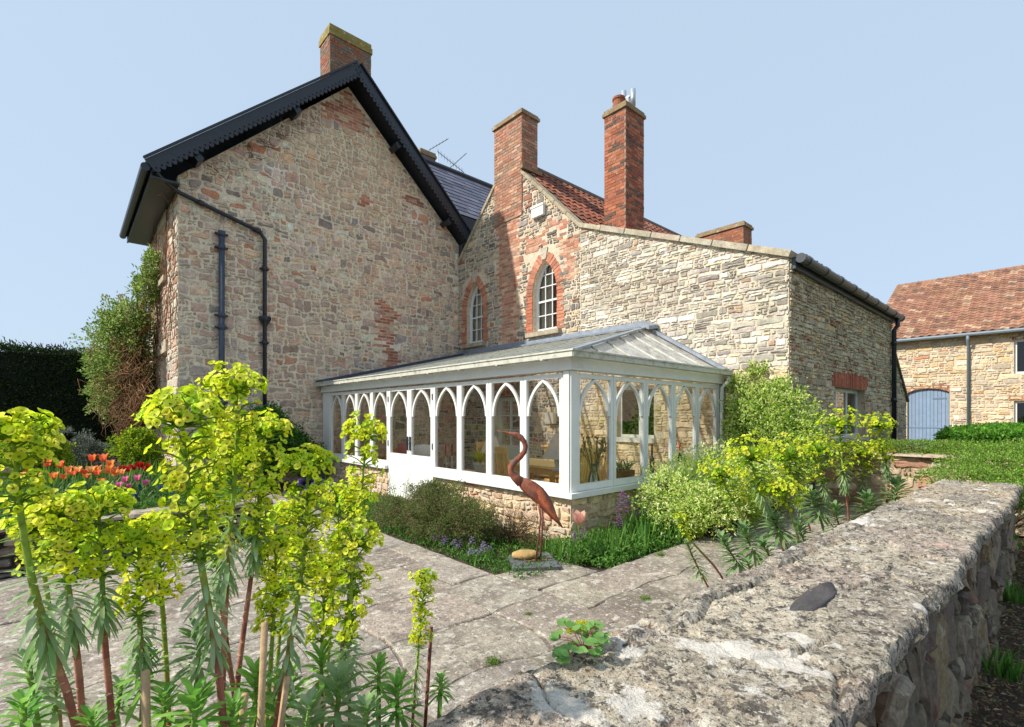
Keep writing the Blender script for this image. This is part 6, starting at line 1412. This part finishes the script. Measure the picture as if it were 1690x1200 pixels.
o = leaf_cloud('low_leaves', P, unit(rs.normal(size=(n, 3))+[0, 0, .6]), .05*rs.uniform(.5, 1.3, n), .022, pal_cols([(3, GRN[0]), (3, GRN[1]), (2, GRN[2]), (1, H(60, 90, 40))], n, rs), M['leaf'], None, rs); struct(o, 'stuff')
n = 16000; P = np.stack([rs.uniform(3.1, 4.4, n), rs.uniform(3.3, 9, n), -.03+.10*rs.rand(n)**2], 1)
o = leaf_cloud('low_leaves', P, unit(rs.normal(size=(n, 3))+[0, 0, .6]), .04*rs.uniform(.5, 1.3, n), .018, pal_cols([(3, GRN[0]), (3, GRN[1]), (2, GRN[2]), (1, H(110, 96, 62))], n, rs), M['leaf'], None, rs); struct(o, 'stuff')
n = 16000; P = np.stack([rs.uniform(4.0, 8.3, n), rs.uniform(3.02, 3.9, n), -.03+.16*rs.rand(n)**2], 1)
o = leaf_cloud('low_leaves', P, unit(rs.normal(size=(n, 3))+[0, 0, .6]), .05*rs.uniform(.5, 1.3, n), .022, pal_cols([(3, GRN[0]), (4, GRN[1]), (2, GRN[3])], n, rs), M['leaf'], None, rs); struct(o, 'stuff')
def iris(label, cx, cy, z, n, L, W, seed, pal=None, r_=.18, droop=.5):
    return grass('iris_clump', label, 'plant', lambda r: Vector((cx+r.uniform(-r_, r_), cy+r.uniform(-r_, r_), z)), n, L, W, pal or GRN, seed, droop, .55)
iris('broad-bladed green leaves behind the honesty flowers', 5.15, 3.42, -.03, 60, .48, .035, 31)
iris('fresh green leaf clump at the paving edge before the golden shrub', 4.75, 3.30, -.03, 70, .36, .028, 32, r_=.25)
iris('thin grassy clump arching over the paving beside the plinth corner', 4.35, 3.35, -.03, 130, .42, .008, 33, r_=.22, droop=1.4)
iris('tall sword leaves at the right of the green clump', 5.5, 3.2, -.03, 40, .46, .035, 34)
iris('low fern-like leaves right behind the crane slab', 4.05, 3.62, -.03, 90, .22, .016, 35, r_=.2, droop=1.2)
iris('sword-leaved clump behind the orange tulips', -.1, 9.6, .4, 90, .48, .03, 36, r_=.4)
iris('second sword-leaved clump further right behind the tulips', .75, 9.4, .4, 80, .46, .03, 37, r_=.35)
iris('wispy arching stems in front of the door', 3.75, 6.6, -.03, 26, .75, .008, 38, [H(150, 160, 80)], .2, 1.2)
iris('small leaf tuft in the bed by the thyme flowers', 3.25, 4.15, -.03, 90, .16, .010, 39, r_=.16, droop=1.4)
# tulips: one built with its parts, then copies
def tulip(name, label, col, seed, h=.42, open_=.35, size=.045, group=None):
    rr = random.Random(seed); t = thing(name, label, 'tulip', (0, 0, 0), group); b = MB(); b.tube([(0, 0, 0), (.01, 0, h*.5), (0, .008, h)], .004, 6, H(120, 150, 70)); b.build('stem', M['leaf'], t, True)
    b = MB()
    for i in range(3): a = i*2.1+rr.random(); strap(b, Vector((0, 0, .02)), Vector((math.cos(a)*.5, math.sin(a)*.5, 1)), h*.75, .035, vary(rr, H(104, 140, 84), .15), .7)
    b.build('leaves', M['leaf'], t, True); b = MB()
    for ring in range(2):
        for i in range(3):
            a = i*2.094+ring*1.047+rr.uniform(-.15, .15); o_ = Vector((math.cos(a), math.sin(a), 0)); s_ = Vector((-math.sin(a), math.cos(a), 0)); V = []
            for q, w_, out in ((0, .25, .15), (.3, .9, .75), (.6, 1, .85), (.85, .65, .8+open_), (1, .1, .85+open_*1.8)):
                c = Vector((0, 0, h+size*1.9*q))+o_*size*.62*out; V += [c-s_*size*.5*w_, c+o_*size*.12*w_, c+s_*size*.5*w_]
            b.add(V, [(3*k+j, 3*k+j+1, 3*k+j+4, 3*k+j+3) for k in range(4) for j in (0, 1)], vary(rr, col, .18, .12))
    b.build('flower', M['petal'], t, True); return t
rr = random.Random(64)
prot = [tulip('tulip', 'frilly orange tulip in the raised bed', c, 60+i,   .36+.05*i, .5, .052, 'orange tulips in the raised bed') for i, c in enumerate([H(246, 152, 84), H(250, 178, 116), H(240, 130, 84)])]
spots_ = [(160, 765), (150, 772), (170, 760), (143, 778), (128, 772), (138, 780), (180, 764), (176, 775), (160, 782), (188, 768), (190, 780), (78, 768), (88, 776), (35, 780), (45, 775), (105, 778), (112, 772), (152, 760), (168, 786), (200, 776), (98, 770), (182, 756), (60, 782), (120, 782)]
for i, (x, y) in enumerate(spots_):
    p = on_b(x, y, rr.uniform(8.2, 8.9)); o = prot[i] if i < 3 else dup(prot[i % 3], (0, 0, 0), 0); o.location = (p.x, p.y, .40); o.rotation_euler.z = rr.uniform(0, 6); s_ = max(.6, (p.z-.42)/.46); o.scale = (1.05, 1.05, s_)
rt = tulip('tulip', 'small red tulip at the right of the orange ones', H(190, 34, 40), 70, .34, .1, .04, 'small red tulips in the raised bed')
for i in range(15):
    p = on_b(200+i*3.4+rr.uniform(-3, 3), 764-i*.2+rr.uniform(-5, 8), rr.uniform(8.8, 9.6)); o = rt if i == 0 else dup(rt, (0, 0, 0), 0); o.location = (p.x, p.y, .40); o.rotation_euler.z = rr.uniform(0, 6); o.scale = (1, 1, max(.5, (p.z-.42)/.4))
pk_ = tulip('tulip', 'pink open tulip low in front of the red ones', H(226, 130, 168), 71, .26, .6, .045, 'pink tulips at the front of the bed')
for i, (x, y) in enumerate([(206, 786), (240, 792), (212, 798), (196, 795), (226, 784)]):
    p = on_b(x, y, 7.9); o = pk_ if i == 0 else dup(pk_, (0, 0, 0), 0); o.location = (p.x, p.y, .40); o.scale = (1, 1, max(.5, (p.z-.42)/.32))
tp = tulip('tulip', 'large pale pink tulip by the corner of the stone plinth', H(240, 186, 170), 72, .46, .35, .10); p = on_b(955, 858, 3.66); tp.location = (p.x, p.y, -.05); tp.scale = (1, 1, (p.z+.05)/.52)
def spike(name, label, cat, h, col, seed, n=26, r_=.012, size=.006, group=None, spread=1.0):
    rr = random.Random(seed); t = thing(name, label, cat, (0, 0, 0), group); b = MB(); b.tube([(0, 0, 0), (.006, 0, h)], .0025, 5, H(110, 140, 80)); b.build('stem', M['leaf'], t); b = MB()
    for i in range(n):
        f_ = i/n; a = i*2.4; c = Vector((math.cos(a)*r_*(1-f_*.7)*spread, math.sin(a)*r_*(1-f_*.7)*spread, h*(.62+.4*f_)))
        for k in range(4): a2 = a+k*1.57; b.add([c, c+Vector((math.cos(a2)*size, math.sin(a2)*size, size*.4)), c+Vector((math.cos(a2+.8)*size*1.5, math.sin(a2+.8)*size*1.5, size*.2)), c+Vector((math.cos(a2+1.5)*size, math.sin(a2+1.5)*size, size*.4))], [(0, 1, 2, 3)], vary(rr, col, .2))
    b.build('flowers', M['petal'], t); return t
ms = spike('grape_hyacinth', 'tiny blue grape hyacinth in the front of the raised bed', 'flower', .17, H(70, 76, 168), 73, 26, .014, .009, 'blue grape hyacinths in the raised bed')
for i in range(60):
    o = ms if i == 0 else dup(ms, (0, 0, 0), 0); x = rr.uniform(-1.5, 1.8); o.location = (x, rr.uniform(6.95, 8.1), .42); o.scale = (1.2, 1.2, rr.uniform(.8, 1.4)); o.rotation_euler.z = rr.uniform(0, 6)
ho = spike('honesty', 'tall purple honesty spike in front of the right-hand plinth', 'flower', .62, H(178, 100, 186), 74, 26, .075, .016, 'purple honesty by the plinth corner')
for i, (x, y, b_, lab) in enumerate([(1028, 812, 3.55, None), (948, 880, 3.6, 'short purple honesty below the pale pink tulip'), (962, 872, 3.58, 'purple honesty just right of the pink tulip stem'), (1022, 850, 3.5, 'smaller purple honesty below the tall spike')]):
    p = on_b(x, y, b_); o = ho if i == 0 else dup(ho, (0, 0, 0), i*1.3, lab); o.location = (p.x, p.y, -.05); s_ = (p.z+.07)/.64; o.scale = (s_, s_, s_) if i else (1, 1, s_)
th = spike('phlox_flower', 'small lilac flower cluster at the foot of the wiry shrub', 'flower', .13, H(176, 152, 208), 75, 12, .035, .009, 'lilac flowers edging the path')
for i in range(26):
    o = th if i == 0 else dup(th, (0, 0, 0), 0); o.location = (3.12+rr.uniform(0, .35), (4.0+rr.random()*1.1) if i < 18 else 9.2+rr.random(), -.05); o.scale = (1, 1, rr.uniform(.7, 1.6)); o.rotation_euler.z = rr.uniform(0, 6)
bl = spike('bluebell', 'violet-blue flower spike beside the far path', 'flower', .3, H(128, 110, 206), 76, 30, .05, .018, 'violet flowers along the far path')
for i in range(14):
    o = bl if i == 0 else dup(bl, (0, 0, 0), 0); o.location = (3.25+rr.uniform(0, .7), 8.6+rr.random()*2.2, -.05); o.rotation_euler.z = rr.uniform(0, 6)
# columbine and stonecrop on top of the garden wall
c = on_z(965, 1075, .82); aq = thing('columbine', 'small green columbine with reddish stems growing out of the garden wall top', 'plant', c); rr = random.Random(40); b = MB(); lf = MB()
for i in range(26):
    a = rr.uniform(0, 6.28); e = c+Vector((math.cos(a)*rr.uniform(.02, .115), math.sin(a)*rr.uniform(.02, .10), rr.uniform(.008, .058))); b.tube([c, c.lerp(e, .5)+Vector((0, 0, .012)), e], [.0016, .0013, .001], 5, H(140, 76, 70))
    for k in range(3):
        a2 = a+(k-1)*1.3; n_ = 8; q = e+Vector((math.cos(a2), math.sin(a2), .1))*.013; nr = Vector((rr.uniform(-.5, .3), rr.uniform(-.6, .2), 1)).normalized(); d_, s_, u_ = frame(nr)
        V = [q]+[q+(s_*math.cos(t)+u_*math.sin(t))*.0125*(1+.16*math.cos(3*t))+nr*.002 for t in [6.283*j/n_ for j in range(n_)]]; lf.add(V, [(0, 1+j, 1+(j+1) % n_) for j in range(n_)], vary(rr, H(128, 172, 92), .2))
b.build('stems', M['bark'], aq, True); lf.build('leaves', M['leaf'], aq, True)
c = on_z(955, 1040, .83); rs = np.random.RandomState(5); n = 900; P = np.array(c)+np.stack([rs.normal(0, .022, n), rs.normal(0, .016, n), np.abs(rs.normal(0, .008, n))], 1)
o = leaf_cloud('stonecrop', P, unit(rs.normal(size=(n, 3))+[0, 0, .8]), .008, .005, pal_cols([(3, H(206, 206, 30)), (2, H(176, 190, 40))], n, rs), M['leaf'], None, rs); tag(recenter(o, c), 'bright yellow stonecrop cushion beside the columbine on the wall', 'plant')
# weeds in the paving joints and along the outer foot of the wall
for i, (x, y, s_, lab) in enumerate([(565, 975, .07, 'small green weed in a paving joint under the low euphorbia'), (814, 1095, .05, 'weed on the paving near the wall close to the columbine'), (872, 1014, .03, 'weed in the middle of the paving'), (1066, 990, .05, 'reddish weed by the wall edge'), (958, 925, .08, 'weed beside the dark slate of the crane'), (1090, 918, .06, 'small weed on the far paving edge')]):
    p = on_z(x, y, .0); rs = np.random.RandomState(i); n = 160; P = np.array(p)+np.stack([rs.normal(0, s_*.5, n), rs.normal(0, s_*.4, n), np.abs(rs.normal(0, s_*.25, n))], 1)
    o = leaf_cloud('weed', P, unit(rs.normal(size=(n, 3))+[0, 0, .8]), s_*.35, s_*.12, pal_cols([(3, H(120, 156, 60)), (2, H(96, 130, 50))], n, rs), M['leaf'], None, rs); tag(recenter(o, p), lab, 'weed')
for i, (x, y, s_, lab) in enumerate([(1655, 1110, .16, 'green weed on the dirt at the foot of the wall, nearest of its row'), (1668, 990, .2, 'weed clump on the shaded dirt path behind the nearest weed'), (1665, 905, .2, 'weed furthest along the shaded dirt path')]):
    p = on_z(x, y, -.04); iris(lab, p.x, p.y, -.07, 60, s_*1.3, .016, 60+i, GRN, s_*.5, 1.2)
rs = np.random.RandomState(9); n = 9000; P = np.stack([rs.uniform(.5, 9, n), .36-np.abs(rs.normal(0, .35, n)), -.06+.02*rs.rand(n)], 1)
o = leaf_cloud('leaf_litter', P, unit(rs.normal(size=(n, 3))*[1, 1, .2]), .03*rs.uniform(.4, 1.4, n), .012, pal_cols([(3, H(120, 96, 70)), (2, H(90, 72, 54)), (2, H(160, 136, 104)), (1, H(96, 110, 60))], n, rs), M['bark'], None, rs); struct(o, 'stuff')
